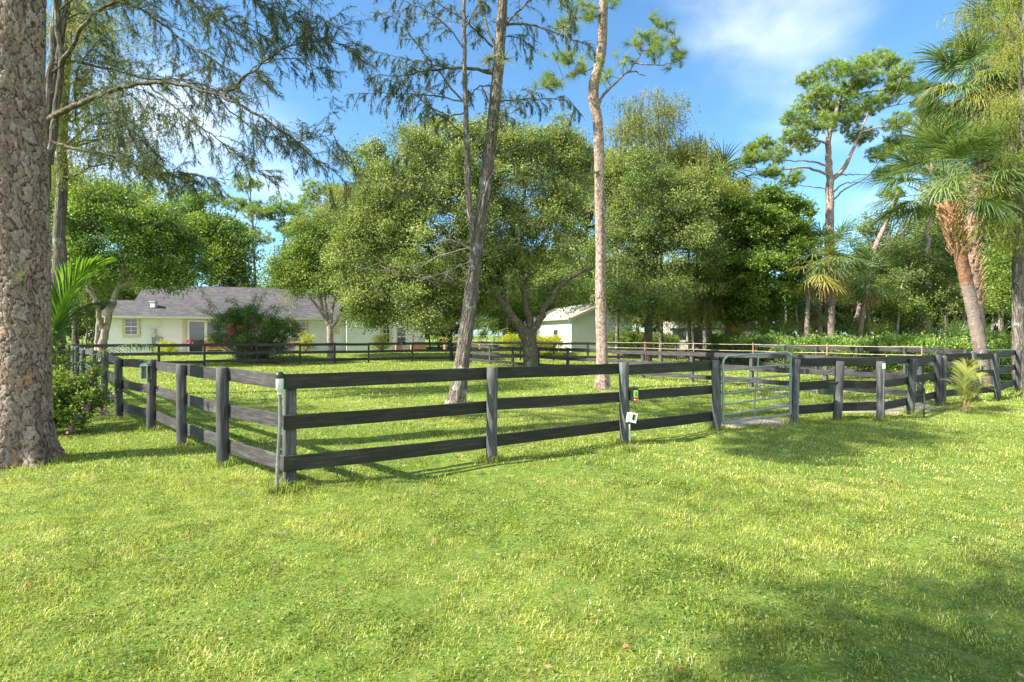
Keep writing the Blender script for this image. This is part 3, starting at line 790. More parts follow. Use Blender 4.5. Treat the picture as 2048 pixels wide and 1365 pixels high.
RH = ((1.26, .175), (.775, .175), (.272, .18))      # rail centre heights and widths
def fence(name, label, posts, mat_p, mat_r, side, rails=RH, th=.035, off=None, skip=(), heights=None, leans=None, square=False, r=.078, over=(.06, .06), group='black three-rail board fences round the paddocks', endext=(0, 0), nopost=(), wob=.012):
    """posts: list of (x,y); side=+1/-1 which side of the line the rails are nailed on"""
    root = empty(name, (posts[0][0], posts[0][1], float(ground_z(*posts[0]))), label, 'fence', group)
    posts = [np.array(p, float) for p in posts]
    n = len(posts)
    for k, p in enumerate(posts):
        if k in nopost: continue
        m = MB(); h = heights[k] if heights else 1.35+rng.normal(0, .012)
        t = unit(posts[min(k+1, n-1)]-posts[max(k-1, 0)])
        ln = leans[k] if leans else (rng.normal(0, .012), rng.normal(0, .012))
        if square: sqpost(m, p[0], p[1], h, r*1.5, atan2(t[1], t[0]), lean=ln)
        else: post(m, p[0], p[1], h, r*rng.uniform(.93, 1.07), ln)
        m.build('post', mat_p, root)
    for k in range(n-1):
        if k in skip: continue
        a, b = posts[k], posts[k+1]; t = unit(b-a); nr = np.array([-t[1], t[0]])*side
        o = (off if off is not None else r*.80+th/2)
        for (hc, w_) in rails:
            ea = over[0] if k == 0 else 0.0; eb = over[1] if k == n-2 else 0.0
            za = float(ground_z(*a))+hc+rng.normal(0, wob); zb = float(ground_z(*b))+hc+rng.normal(0, wob)
            A3 = np.array([*(a-t*ea+nr*o), za]); B3 = np.array([*(b+t*(eb-.004)+nr*o), zb])
            m = MB(); m.bar(A3, B3, th, w_*rng.uniform(.97, 1.02), sag=rng.uniform(-.004, .01), n=8); m.build('rail', mat_r, root)
    return root

corner = G(575, 985)[:2]
front = [corner, G(983, 922)[:2], G(1250, 888)[:2], G(1434, 861)[:2]]
# rails of the front stretch sit on the far (paddock) side of the posts
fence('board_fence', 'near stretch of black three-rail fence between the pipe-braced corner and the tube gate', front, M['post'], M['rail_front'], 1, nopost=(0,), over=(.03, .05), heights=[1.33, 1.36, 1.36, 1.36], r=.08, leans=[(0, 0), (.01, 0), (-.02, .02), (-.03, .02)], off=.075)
cf_ = [o for o in bpy.data.objects if o.get('label', '').startswith('near stretch')][0]
tf_ = unit(np.array(front[1])-corner); nf_ = np.array([-tf_[1], tf_[0]]); cp_ = corner+nf_*.175+tf_*.06
m = MB(); sqpost(m, cp_[0], cp_[1], 1.33, .135, atan2(tf_[1], tf_[0])); m.build('post', M['post'], cf_)
leftp = [G(445, 935)[:2], G(363, 893)[:2], G(302, 863)[:2], G(238, 838)[:2], G(208, 808)[:2], (-12.4, 16.0), (-15.9, 20.0), (-18.2, 22.6), (-20.6, 25.4), (-23.0, 28.0), (-25.0, 30.1)]
fence('board_fence', 'black three-rail fence running back along the left from the pipe-braced corner', [corner+np.array([-.06, .03])]+leftp, M['post'], M['rail'], -1, nopost=(0,), over=(0, 0), heights=[1.3, 1.37, 1.35, 1.36, 1.35, 1.38, 1.36, 1.35, 1.35, 1.35, 1.35, 1.35], off=.078)
pa = [(-27.4, float(line_a(-27.4))), (-25.0, float(line_a(-25.0)))]+[((px-1024)*1., px) for px in ()]
for px in (318, 409, 514, 600, 670, 737, 824, 901):
    t = (px-1024)/F          # x = t*y ; y = 31.8+.37(x+20.8)
    y = (31.8+.37*20.8)/(1-.37*t); pa.append((t*y, y))
fence('board_fence', 'straight black three-rail fence across the back of the paddock in front of the house', pa, M['rail_far'], M['rail_far'], -1, square=True, r=.075)
pr = [(-4.2, 38.05), (-1.85, 38.3), (.6, 38.6), (3.0, 38.9), (5.5, 39.2), (7.8, 39.5), (10.1, 39.8), (12.2, 40.0)]
fence('board_fence', 'black three-rail fence beyond the paddock in front of the small white shed', pr, M['rail_far'], M['rail_far'], -1, square=True, r=.075)
pc = [(12.25+.16*k*2.4*.97+.04, 39.9-2.4*k*.985) for k in range(10)]
fence('board_fence', 'black and weathered grey rail fence in front of the long leafy hedge', pc, M['post'], M['rail'], 1, square=True, r=.07)
b0, b1 = np.array([-2.73, 35.5]), np.array([11.15, 14.75])
ub = unit(b1-b0); nb = 10
pb = [b0+(b1-b0)*k/nb for k in range(nb+1)]
fence('board_fence', 'weathered three-rail fence running diagonally through the paddock under the rope wires', pb, M['post'], M['rail'], -1, square=True, r=.08, rails=((1.11, .16), (.67, .16), (.24, .16)), heights=[1.2]*11)
cor2 = G(1877, 809.7)[:2]
rp = [G(1588, 849)[:2], G(1674, 841.7)[:2], G(1761, 840.6)[:2], G(1820, 826)[:2], cor2]
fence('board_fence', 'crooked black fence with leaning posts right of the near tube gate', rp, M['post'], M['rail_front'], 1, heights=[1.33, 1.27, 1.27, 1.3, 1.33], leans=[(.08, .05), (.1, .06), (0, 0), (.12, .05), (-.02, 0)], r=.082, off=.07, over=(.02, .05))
rp2 = [cor2+np.array([.14, .05]), (13.05, 15.2), G(1996, 796.6)[:2], (16.75, 17.9)]
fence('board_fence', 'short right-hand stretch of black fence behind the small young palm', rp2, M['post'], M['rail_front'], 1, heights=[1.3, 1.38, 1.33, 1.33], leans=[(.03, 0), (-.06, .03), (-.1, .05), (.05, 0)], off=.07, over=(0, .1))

# rope wires on stand-offs along the diagonal fence
rt = empty('rope_wire', (b0[0], b0[1], 0), 'two pale electric rope wires strung above the diagonal paddock fence', 'wire')
nrm_b = np.array([-ub[1], ub[0]])
for hz in (1.52, 1.29):
    m = MB(); pts = []
    for k in range(0, nb*6+1):
        f = k/(nb*6); q = b0+(b1-b0)*f+nrm_b*.13; pts.append((q[0], q[1], hz-.012*sin(pi*((k % 6)/6))+.0))
    m.tube(pts, .007, 4, rnd=.5); m.build('rope', M['rope'], rt)
for k in range(nb+1):
    q = pb[k]+nrm_b*.11; m = MB(); m.tube([(q[0], q[1], 1.1), (q[0], q[1], 1.58)], .016, 6, rnd=.4); m.build('stand_off', M['terracotta'], rt)

# ---- corner brace pipe -----------------------------------------------------------
c3 = np.array([corner[0], corner[1], 0.0])
r = empty('brace_pipe', tuple(c3+[-.13, -.07, 0]), 'white capped pipe on a leaning metal rod standing against the near corner post', 'pipe')
top = P(560, 752, 6.3); m = MB(); m.tube([P(553, 992, 6.20), P(556, 915, 6.25), P(560, 850, 6.27), P(560, 786, 6.28)], [.022, .022, .021, .021], 8, rnd=.5); m.build('rod', M['metal_rod'], r)
m = MB(); m.tube([P(559.5, 789, 6.28), P(559.5, 782, 6.28), P(559.5, 781, 6.28), P(559.5, 756, 6.28)], [.03, .03, .042, .042], 12, rnd=.5); m.build('sleeve', M['pvc_white'], r)
m = MB(); m.tube([P(559.5, 757, 6.28), P(559.5, 752, 6.28), P(559.5, 747, 6.28), P(559.5, 744, 6.28)], [.048, .05, .045, .02], 12, rnd=.2); m.build('cap', M['plastic_black'], r)

# ---- tube gate --------------------------------------------------------------------
def tube_gate(name, A, B, z0, z1, rails, label, tilt=(0, 0), vx=.51, mat='metal_galv', rad=.023, postr=None):
    A = np.asarray(A, float); B = np.asarray(B, float)
    root = empty(name, (A[0], A[1], 0), label, 'gate')
    def pt(u, z): return np.array([*(A+(B-A)*u), z0[0]+(z0[1]-z0[0])*u+z*(z1-(z0[0]+z0[1])/2)])
    W_ = np.linalg.norm(B-A); c = .12/W_
    m = MB()
    outline = [pt(0, 0), pt(0, .5), pt(0, .90), pt(c*.25, .96), pt(c, 1.0), pt(.5, 1.0), pt(1-c, 1.0), pt(1-c*.25, .965), pt(1, .90), pt(1, .5), pt(1, 0)]
    m.tube(outline, rad, 10, rnd=.5); m.build('frame', M[mat], root)
    for k, z in enumerate(rails):
        m = MB(); m.tube(bend([pt(.0, z), pt(.18, z-.012), pt(.5, z+.004), pt(1, z+rng.normal(0, .004))], 8, .002), rad*.8, 8, rnd=.5); m.build('rail', M[mat], root)
    m = MB(); m.tube([pt(vx, 1.0), pt(vx-.02, .6), pt(vx-.05, .3), pt(vx-.06, .0)], rad*.75, 8, rnd=.5); m.build('upright', M[mat], root)
    return root
gA, gB = np.array([(1446-1024)/F*10.45, 10.45]), np.array([(1581-1024)/F*11.15, 11.15])
gate = tube_gate('tube_gate', gA, gB, (.14, .21), 1.465, (.80, .625, .45, .285, .13, .0), 'bent galvanised tube gate in the near fence between two black posts')
m = MB(); m.tube([[gA[0]-.06, gA[1]-.02, .1], [gA[0]-.06, gA[1]-.02, 1.28]], .014, 8, rnd=.4); m.build('hinge_rod', M['metal_dark'], gate)
for z in (.35, 1.22):
    m = MB(); m.tube([[gA[0]-.14, gA[1]-.02, z], [gA[0]+.02, gA[1], z]], .012, 6, rnd=.4); m.build('hinge', M['metal_galv'], gate)
# chain on the latch post
m = MB(); q0 = P(1593, 760, 11.05)
for k in range(26):
    z = 1.05-k*.032; o = .012*(k % 2)
    m.tube([[q0[0]+.01-o*.3, 11.02, z], [q0[0]+.012+o, 11.0, z-.018], [q0[0]+.01, 11.02, z-.036]], .006, 5, rnd=.6)
single(m, 'latch_chain', M['metal_galv'], (q0[0], 11.02, 1.05), 'galvanised chain hanging down the leaning latch post right of the tube gate', 'chain')
gate2 = tube_gate('tube_gate', P(1961, 700, 18.2)[:2], P(2035, 700, 18.9)[:2], (.25, .25), 1.33, (.75, .5, .25, .0), 'far silvery tube gate at the right edge behind the leaning palm trunk', rad=.02)

# ---- small things on the fence ------------------------------------------------------
p3 = front[2]
r = empty('fence_energizer', (p3[0]+.14, p3[1]+.02, .9), 'black and green fence energizer with a red knob on the post left of the gate', 'energizer')
D_ = p3[1]-.03; c = P(1268, 790, D_)
m = MB(); m.box(c, (.13, .1, .2), rnd=.4); m.tube([c+[-.065, 0, .1], c+[0, 0, .118], c+[.065, 0, .1]], .03, 8, rnd=.4); m.build('housing', M['plastic_black'], r)
m = MB(); m.box(c+[.018, -.056, .02], (.07, .015, .12), rnd=.5); m.build('front_panel', M['plastic_green'], r)
m = MB()
for dz in (.045, .02, -.005): m.box(c+[.018, -.066, dz], (.03, .006, .01), rnd=.1)
m.build('symbols', M['plastic_black'], r)
m = MB(); m.tube([c+[.045, -.05, -.075], c+[.045, -.085, -.075]], .02, 10, rnd=.5); m.build('knob', M['plastic_red'], r)
m = MB(); m.tube([c+[.0, -.05, -.075], c+[.0, -.08, -.075]], .014, 10, rnd=.5); m.build('dial', M['plastic_grey'], r)
m = MB(); m.tube(bend([c+[.01, -.03, -.1], c+[.012, -.03, -.22], c+[.045, -.03, -.34]], 10, .0), .005, 5, rnd=.2); m.build('cable', M['plastic_black'], r)
r = empty('outlet_box', (p3[0]+.12, p3[1]-.08, 0), 'white weatherproof outlet box on a short pipe at the post left of the gate', 'outlet box')
c = P(1265, 835, D_-.1)
ang = -.12; ax_ = [[1, 0, -.22], [0, 1, 0], [.22, 0, 1]]; ax_ = unit(np.array(ax_))
m = MB(); m.box(c, (.11, .1, .15), ax=ax_, rnd=.5); m.box(c+[0, -.052, 0], (.125, .012, .165), ax=ax_, rnd=.6); m.build('housing', M['plastic_grey'], r)
m = MB(); m.box(c+[.005, -.06, .01], (.035, .01, .09), ax=ax_, rnd=.5); m.build('cover_window', M['plastic_black'], r)
m = MB(); m.box(c+[-.085, .0, 0], (.03, .06, .16), ax=ax_, rnd=.5); m.build('side_plate', M['pvc_white'], r)
m = MB(); m.tube([P(1259, 905, D_-.1), P(1259, 848, D_-.1)], .015, 10, rnd=.5); m.build('conduit', M['pvc_white'], r)
# post lamp on left fence
q = leftp[2]; c = P(293, 745, q[1]-.12)
r = empty('post_lantern', (c[0], c[1], c[2]-.12), 'small grey box lantern fixed on a post of the left fence', 'lantern')
m = MB(); m.box(c+[0, .04, 0], (.13, .02, .26), rnd=.5); m.prism([(-.085, .12), (.085, .12), (.05, .165), (-.05, .165)], -.08, .05, origin=c); m.box(c+[0, -.02, -.125], (.13, .12, .015))
for sx in (-.06, .06):
    for sy in (-.07, .03): m.box(c+[sx, sy, 0], (.014, .014, .245))
m.build('housing', M['metal_galv'], r)
m = MB(); m.box(c+[0, -.02, 0], (.10, .08, .235), rnd=.5); m.build('pane', M['glass'], r)
# bucket hung inside the crooked fence
c = P(1656, 776, 11.75)
r = empty('feed_bucket', (c[0], c[1], c[2]-.13), 'dark rubber feed bucket hung on the inside of the crooked fence', 'bucket')
m = MB(); w1, w2, hh = .19, .15, .14
m.add([[c[0]+sx*w_, c[1]+sy*w_*.7, c[2]+z] for z, w_ in ((-hh, w2), (hh, w1), (hh, w1-.02), (-hh+.02, w2-.02)) for sx, sy in ((-1, -1), (1, -1), (1, 1), (-1, 1))],
      [[k*4+i, k*4+(i+1) % 4, (k+1)*4+(i+1) % 4, (k+1)*4+i] for k in range(3) for i in range(4)]+[[3, 2, 1, 0], [12, 13, 14, 15]], .5)
m.build('tub', M['bucket'], r)
m = MB(); m.bar(c+[-.24, -.14, hh], c+[.24, -.14, hh], .02, .03, rnd=.3); m.build('rim', M['bucket'], r)
m = MB(); m.tube(bend([c+[-.15, 0, hh], c+[-.05, 0, hh+.17], c+[.05, .02, hh+.2], c+[.13, 0, hh+.28], c+[.16, 0, hh]], 14, 0), .005, 5, rnd=.3); m.build('handle', M['metal_dark'], r)
# hook stake and hoop
m = MB(); D_ = 12.2; m.tube(bend([P(1848, 835, D_), P(1849, 790, D_), P(1848, 777, D_), P(1842, 771, D_), P(1834, 766, D_-.1), P(1828, 769, D_-.15)], 20, 0), .015, 8, rnd=.4)
m.tube([P(1838, 836, D_), P(1856, 836, D_)], .012, 6, rnd=.4)
single(m, 'hook_stake', M['metal_dark'], P(1848, 835, D_), 'dark metal hook stake bent at the top in the grass left of the small palm', 'stake')
m = MB(); D_ = 14.4; m.tube(bend([P(1868, 732, D_), P(1869, 712, D_), P(1876, 700, D_), P(1884, 699, D_), P(1889, 708, D_), P(1888, 724, D_)], 20, 0), .014, 8, rnd=.4)
single(m, 'metal_hoop', M['metal_dark'], P(1868, 732, D_), 'dark metal hoop arching above the right corner post', 'hoop')
r = empty('white_capped_rod', tuple(G(1766, 843)), 'thin metal rod with a white sleeve and black cap against the upright fence post', 'rod')
D_ = 11.55
m = MB(); m.tube([P(1766, 842, D_), P(1768, 738, D_)], .013, 8, rnd=.5); m.build('rod', M['metal_rod'], r)
m = MB(); m.tube([P(1768, 738, D_), P(1768.5, 727, D_)], .03, 10, rnd=.5); m.build('sleeve', M['pvc_white'], r)
m = MB(); m.tube([P(1768.5, 727, D_), P(1768.5, 724, D_)], [.034, .026], 10, rnd=.2); m.build('cap', M['plastic_black'], r)
# stump
g = G(1905, 752)[:2]; m = MB(); zz = 0
m.tube([(g[0], 21.5, -.1), (g[0]*1.0, 21.5, .1), (g[0], 21.5, .35), (g[0], 21.5, .62)], [.42, .38, .3, .27], 20, noise=.05, rnd=.5)
for v in m.v: v[:, 0] += (1905-1024)/F*21.5-g[0]
single(m, 'tree_stump', M['bark_smooth'], ((1905-1024)/F*21.5, 21.5, 0), 'pale weathered tree stump seen through the fence left of the leaning palm', 'stump')

# ---- house ------------------------------------------------------------------------
hu = unit(np.array([1, .40])); hv = np.array([-hu[1], hu[0]])
H0 = np.array([-28.9, 38.6]); HZ = .47
def hp(u, v, z): q = H0+hu*u+hv*v; return np.array([q[0], q[1], z])
def hu_at(px, v=0.0):
    t = (px-1024)/F; o = H0+hv*v           # o.x+hu.x*u = t*(o.y+hu.y*u)
    return (t*o[1]-o[0])/(hu[0]-t*hu[1])
def hz_at(px, py, v=0.0):
    u = hu_at(px, v); D = hp(u, v, 0)[1]; return CZ+(H-py)*D/F
AX = np.array([[hu[0], hu[1], 0], [hv[0], hv[1], 0], [0, 0, 1]])
def hbox(m, u0, u1, v0, v1, z0, z1, rnd=None):
    c = hp((u0+u1)/2, (v0+v1)/2, (z0+z1)/2); m.box(c, (abs(u1-u0), abs(v1-v0), z1-z0), ax=AX, rnd=rnd); return m
house = empty('house', tuple(hp(0, 0, HZ)), 'long low white stucco house with a dark shingle roof behind the back paddock fence', 'house')
UE = hu_at(693); EZ = 3.22; ZB = HZ-.4
m = MB(); hbox(m, 0, UE, 0, .25, ZB, EZ); hbox(m, -0.0, .25, .25, 10, ZB, EZ-.003); hbox(m, 0, UE, 9.75, 10, ZB, EZ-.006); m.build('wall', M['stucco'], house)
def roof_slab(u0, u1, v0, z0, v1, z1, th=.14, u0b=None, u1b=None):
    m = MB()
    u0b = u0 if u0b is None else u0b; u1b = u1 if u1b is None else u1b
    L = math.hypot(v1-v0, z1-z0)
    top = [hp(u0, v0, z0), hp(u1, v0, z0), hp(u1b, v1, z1), hp(u0b, v1, z1)]
    bot = [q-np.array([0, 0, th]) for q in top]
    g = [[u0, 0, 0], [u1, 0, 0], [u1b, L, 0], [u0b, L, 0]]
    m.add(top+bot, [[0, 1, 2, 3], [7, 6, 5, 4], [0, 4, 5, 1], [1, 5, 6, 2], [2, 6, 7, 3], [3, 7, 4, 0]], .5, g+g); return m
uR = hu_at(287, 4.5); zR = 5.95
RW = [roof_slab(uR, UE+2, -.55, EZ+.03, 5.0, zR).build('roof', M['shingle'], house),
      roof_slab(uR, UE+2, 10.5, EZ+.03, 5.02, zR).build('roof', M['shingle'], house)]
# lower roof over the left end
zl = EZ+.03+(zR-EZ-.03)*(2.55/5.55)
lr = roof_slab(-.5, uR-.003, -.55, EZ+.026, 2.0, zl-.004, u0b=-.1); lr.build('low_roof', M['shingle'], house)
roof_slab(-.1, uR-.003, 9.0, EZ, 2.02, zl-.006).build('low_roof', M['shingle'], house)
m = MB(); m.prism([(4.4*0+(-.4), EZ), (5.0, zR-.16), (10.4, EZ)], 0, .2, axes=[[hv[0], hv[1], 0], [hu[0], hu[1], 0], [0, 0, 1]], origin=hp(uR, 0, 0)); m.build('gable_wall', M['stucco'], house)
m = MB(); hbox(m, -.52, UE+1.9, -.6, -.56, EZ-.14, EZ+.02); m.build('fascia', M['fascia'], house)
m = MB(); hbox(m, -.5, UE+1.9, -.56, -.003, EZ-.16, EZ-.145); m.build('soffit', M['fascia'], house)
vt = hp(hu_at(308, .9), .9, 0); vz = EZ+.03+(zR-EZ)*(1.45/5.55)
m = MB(); m.box([vt[0], vt[1], vz+.16], (.35, .35, .42), rnd=.5); m.box([vt[0], vt[1], vz+.4], (.46, .46, .06), rnd=.6); m.build('roof_vent', M['plastic_grey'], house)
def window(root, fpx0, fpx1, py0, py1, v=0.0, cols=2, rows=2, trim=True, name='window', fr=None, pr=.05):
    u0, u1 = hu_at(fpx0, v), hu_at(fpx1, v); z0, z1 = hz_at(fpx0, py1, v), hz_at(fpx0, py0, v)
    m = MB()
    if trim:
        t = .14
        hbox(m, u0-t, u0, v-.06, v+.02, z0-t, z1+t); hbox(m, u1, u1+t, v-.06, v+.02, z0-t, z1+t); hbox(m, u0, u1, v-.058, v+.02, z1, z1+t); hbox(m, u0, u1, v-.085, v+.02, z0-t, z0)
        fr_ = m.build(name, M['trim'], root)
    else:
        hbox(m, u0-.05, u1+.05, v-.03, v+.0, z1, z1+.05); fr_ = m.build(name, M['frame_white'], root)
    m = MB(); hbox(m, u0, u1, v-.022, v-.012, z0, z1); g = m.build('pane', M['glass'], None); g.parent = fr_
    m = MB(); b = .045
    hbox(m, u0, u0+b, v-.045, v-.022, z0, z1); hbox(m, u1-b, u1, v-.045, v-.022, z0, z1); hbox(m, u0+b, u1-b, v-.043, v-.022, z1-b, z1); hbox(m, u0+b, u1-b, v-.043, v-.022, z0, z0+b)
    hbox(m, u0+b, u1-b, v-.05, v-.024, (z0+z1)/2-.03, (z0+z1)/2+.03)
    for k in range(1, cols): hbox(m, u0+(u1-u0)*k/cols-.012, u0+(u1-u0)*k/cols+.012, v-.036, v-.022, z0+b, z1-b)
    for k in (1, 3):
        zz = z0+(z1-z0)*k/4; hbox(m, u0+b, u1-b, v-.035, v-.0225, zz-.01, zz+.01)
    f = m.build('sash', M['frame_white'], None); f.parent = fr_
    for o in (g, f):     # meshes were built in world space; shift to parent's frame
        L = np.array(root.location); n = len(o.data.vertices); co = np.empty(n*3, np.float32); o.data.vertices.foreach_get('co', co)
        co = co.reshape(-1, 3)-L.astype(np.float32); o.data.vertices.foreach_set('co', co.ravel())
    return fr_
window(house, 249, 276, 637, 670)
window(house, 592, 612, 643, 667)
window(house, 668, 676, 655, 665)
# sliding doors
u0, u1 = hu_at(376), hu_at(447); z0, z1 = HZ+.02, hz_at(376, 641)
m = MB(); hbox(m, u0-.35, u0-.12, -.10, .0, z0, z1+.18); hbox(m, u1+.12, u1+.3, -.10, .0, z0, z1+.18); hbox(m, u0-.12, u1+.12, -.098, .0, z1+.05, z1+.18); m.build('door_surround', M['trim'], house)
for a, b in ((u0, (u0+u1)/2), ((u0+u1)/2, u1)):
    m = MB(); hbox(m, a, a+.09, -.06, -.02, z0, z1); hbox(m, b-.09, b-.004, -.06, -.02, z0, z1); hbox(m, a+.09, b-.09, -.058, -.02, z1-.1, z1); hbox(m, a+.09, b-.09, -.058, -.02, z0, z0+.12)
    d = m.build('sliding_door', M['frame_white'], house)
    m = MB(); hbox(m, a+.09, b-.09, -.04, -.03, z0+.12, z1-.1)
    gq = m.build('pane', M['glass'], house); gq.parent = d
m = MB(); hbox(m, hu_at(302), hu_at(312), -.16, .0, hz_at(302, 675), hz_at(302, 657)); c = hp(hu_at(307), -.17, hz_at(307, 663)); m.tube([c+np.array([0, .02, 0]), c-np.array([0, .05, 0])], .13, 14, rnd=.3)
m.build('meter_box', M['plastic_grey'], house)
m = MB(); hbox(m, hu_at(312.5), hu_at(325), -.14, .0, hz_at(312, 683), hz_at(312, 674)); hbox(m, hu_at(304), hu_at(306), -.08, .0, HZ, hz_at(302, 675)); hbox(m, hu_at(309), hu_at(310.5), -.07, 0, HZ, hz_at(302, 675)); m.build('utility_box', M['metal_galv'], house)
c = hp(hu_at(313), -.02, hz_at(313, 657)); e = hp(hu_at(319), -.02, EZ-.2)
m = MB(); m.tube(bend([c, c+(e-c)*.5+np.array([.25, 0, 0]), e], 10, 0), .015, 5, rnd=.5); m.build('cable', M['plastic_grey'], house)
# right wing
vw = -.9; W0, W1 = hu_at(693, vw), hu_at(850, vw); WZ = 4.0
m = MB(); hbox(m, W0, W1, vw, vw+.25, ZB, WZ); hbox(m, W0, W0+.25, vw+.25, 9, ZB, WZ-.01); hbox(m, W1-.25, W1, vw+.25, 9, ZB, WZ-.02)
mid = (W0+W1)/2
m.prism([(W0, WZ), (W1, WZ), (mid, WZ+1.75)], vw, vw+.25, axes=AX, origin=(H0[0], H0[1], 0)); m.build('wing_wall', M['stucco_white'], house)
for s_, e_ in ((W0-.5, 1), (W1+.5, -1)):
    m = MB(); a = hp(s_, vw-.4, WZ-.12); b = hp(s_, 9, WZ-.12); c = hp(mid, 9, WZ+1.9); d = hp(mid, vw-.4, WZ+1.9); th = np.array([0, 0, .15])
    m.add([a, b, c, d, a+th, b+th, c+th, d+th], [[0, 1, 2, 3], [7, 6, 5, 4], [0, 4, 5, 1], [1, 5, 6, 2], [2, 6, 7, 3], [3, 7, 4, 0]], .5, [[0, 0, 0], [10, 0, 0], [10, 5, 0], [0, 5, 0]]*2); m.build('wing_roof', M['shingle'], house)
window(house, 765, 780, 650, 686, vw, 2, 2, True)
window(house, 793, 812, 655, 692, vw, 1, 2, False)
# patio
m = MB(); hbox(m, hu_at(330), hu_at(600), -2.6, -.02, HZ-.25, HZ+.03); single(m, 'patio', M['concrete'], hp(hu_at(360), -1.3, HZ), None, None, kind='structure')
# bench
bb = hp(hu_at(430, -1.0), -1.0, HZ+.03)
r = empty('patio_bench', tuple(bb), 'light wood patio bench with bright orange red cushions beside the sliding door', 'bench')
def bbox(m, u0, u1, v0, v1, z0, z1): c = bb+np.array([*(hu*(u0+u1)/2+hv*(v0+v1)/2), (z0+z1)/2]); m.box(c, (u1-u0, v1-v0, z1-z0), ax=AX)
m = MB(); bbox(m, -.68, .68, -.32, .3, .34, .48); m.build('seat_cushion', M['cushion'], r)
m = MB(); bbox(m, -.68, .68, .2, .32, .5, .92); m.build('back_cushion', M['cushion'], r)
m = MB(); bbox(m, -.75, .75, -.35, .34, .26, .335); bbox(m, -.75, -.69, -.35, .34, .336, .62); bbox(m, .69, .75, -.35, .34, .336, .62); m.build('frame', M['bench_wood'], r)
for a in (-.72, .72):
    for b in (-.32, .31):
        m = MB(); bbox(m, a-.03, a+.03, b-.03, b+.03, 0, .258); m.build('leg', M['bench_wood'], r)
# planters by the wing
for (p0, p1, lab) in ((791, 804, 'terracotta planter box left of the wing window beside the yellow bush'), (822, 851, 'wide terracotta planter box at the right corner of the house wing')):
    v = vw-.9; u0, u1 = hu_at(p0, v), hu_at(p1, v); zt = hz_at(p0, 689, v); zb = float(ground_z(*hp(u0, v, 0)[:2]))-.05
    r = empty('planter', tuple(hp((u0+u1)/2, v, zb)), lab, 'planter', 'planters by the house wing')
    m = MB(); hbox(m, u0, u1, v-.25, v+.25, zb, zt); m.build('body', M['terracotta'], r)
    m = MB(); hbox(m, u0-.04, u1+.04, v-.29, v+.29, zt+.002, zt+.07); m.build('rim', M['terracotta'], r)

# ---- shed ---------------------------------------------------------------------------
S0 = np.array([4.72, 43.0]); su = unit(np.array([1, .38])); sv = np.array([-su[1], su[0]]); SZ = .47
SA = np.array([[su[0], su[1], 0], [sv[0], sv[1], 0], [0, 0, 1]])
def sp_(u, v, z): q = S0+su*u+sv*v; return np.array([q[0], q[1], z])
def sbox(m, u0, u1, v0, v1, z0, z1): m.box(sp_((u0+u1)/2, (v0+v1)/2, (z0+z1)/2), (abs(u1-u0), abs(v1-v0), z1-z0), ax=SA); return m
SE = CZ+(H-636)*43/F; SW = 5.7; SL = 8.6; SP = SE+1.15
shed = empty('shed', tuple(sp_(0, 0, SZ)), 'small white clapboard shed with a pale metal gable roof behind the yellow green hedge', 'shed')
m = MB(); sbox(m, .03, SW-.03, .03, .1, 0.1, SE); sbox(m, .03, .1, .1, SL, .1, SE); sbox(m, SW-.1, SW-.03, .1, SL, .1, SE); 
m.prism([(.03, SE), (SW-.03, SE), (SW/2, SP)], .03, .1, axes=SA, origin=(S0[0], S0[1], 0))
z = SZ-.25; k = 0
while z < SP-.05:      # lapped boards
    zz = min(z+.17, SP)
    if z < SE:
        t = .03
        sbox(m, .0, SW, -.004, .028, z, z+.15); sbox(m, -.004, .028, .03, SL, z, z+.15)
        m.add([sp_(0, -.024, z), sp_(SW, -.024, z), sp_(SW, -.004, z+.15), sp_(0, -.004, z+.15)], [[0, 1, 2, 3]], .5)
        m.add([sp_(-.024, SL, z), sp_(-.024, 0, z), sp_(-.004, 0, z+.15), sp_(-.004, SL, z+.15)], [[0, 1, 2, 3]], .5)
    else:
        f = (z-SE)/(SP-SE); a = SW/2*f
        if a < SW/2-.25: m.add([sp_(a, -.012, z), sp_(SW-a, -.012, z), sp_(SW-a, .01, z+.15), sp_(a, .01, z+.15)], [[0, 1, 2, 3]], .5)
    z += .155
m.build('wall', M['stucco_white'], shed)
for s_ in (0, 1):
    m = MB(); ue = -.45 if s_ == 0 else SW+.45; ze = SE-.45*(SP-SE)/(SW/2)
    a, b, c, d = sp_(ue, -.35, ze), sp_(ue, SL+.3, ze), sp_(SW/2, SL+.3, SP), sp_(SW/2, -.35, SP); nr = 34
    for k in range(nr):
        f0, f1 = k/nr, (k+1)/nr
        def q(f, base, far): return base+(far-base)*f
        h0 = np.array([0, 0, .10]); hm_ = np.array([0, 0, .135])
        p0, p1, p2, p3 = q(f0, a, b)+h0, q((f0*.75+f1*.25), a, b)+hm_, q((f0*.5+f1*.5), a, b)+h0, q(f1, a, b)+h0
        r0, r1, r2, r3 = q(f0, d, c)+h0, q((f0*.75+f1*.25), d, c)+hm_, q((f0*.5+f1*.5), d, c)+h0, q(f1, d, c)+h0
        m.add([p0, p1, p2, p3, r0, r1, r2, r3], [[0, 1, 5, 4], [1, 2, 6, 5], [2, 3, 7, 6]], .5)
    m.add([a+[0, 0, .02], b+[0, 0, .02], c+[0, 0, .02], d+[0, 0, .02], a+[0, 0, .097], b+[0, 0, .097], c+[0, 0, .097], d+[0, 0, .097]], [[0, 1, 2, 3], [0, 4, 5, 1], [1, 5, 6, 2], [3, 7, 4, 0], [7, 6, 5, 4]], .5)
    m.build('roof', M['tin'], shed)
m = MB()
for s_ in (0, 1):
    ue = -.45 if s_ == 0 else SW+.45; ze = SE-.45*(SP-SE)/(SW/2)
    m.bar(sp_(ue, -.38, ze+.0), sp_(SW/2, -.38, SP+.0), .04, .2, rnd=.5)
m.build('barge_board', M['fascia'], shed)
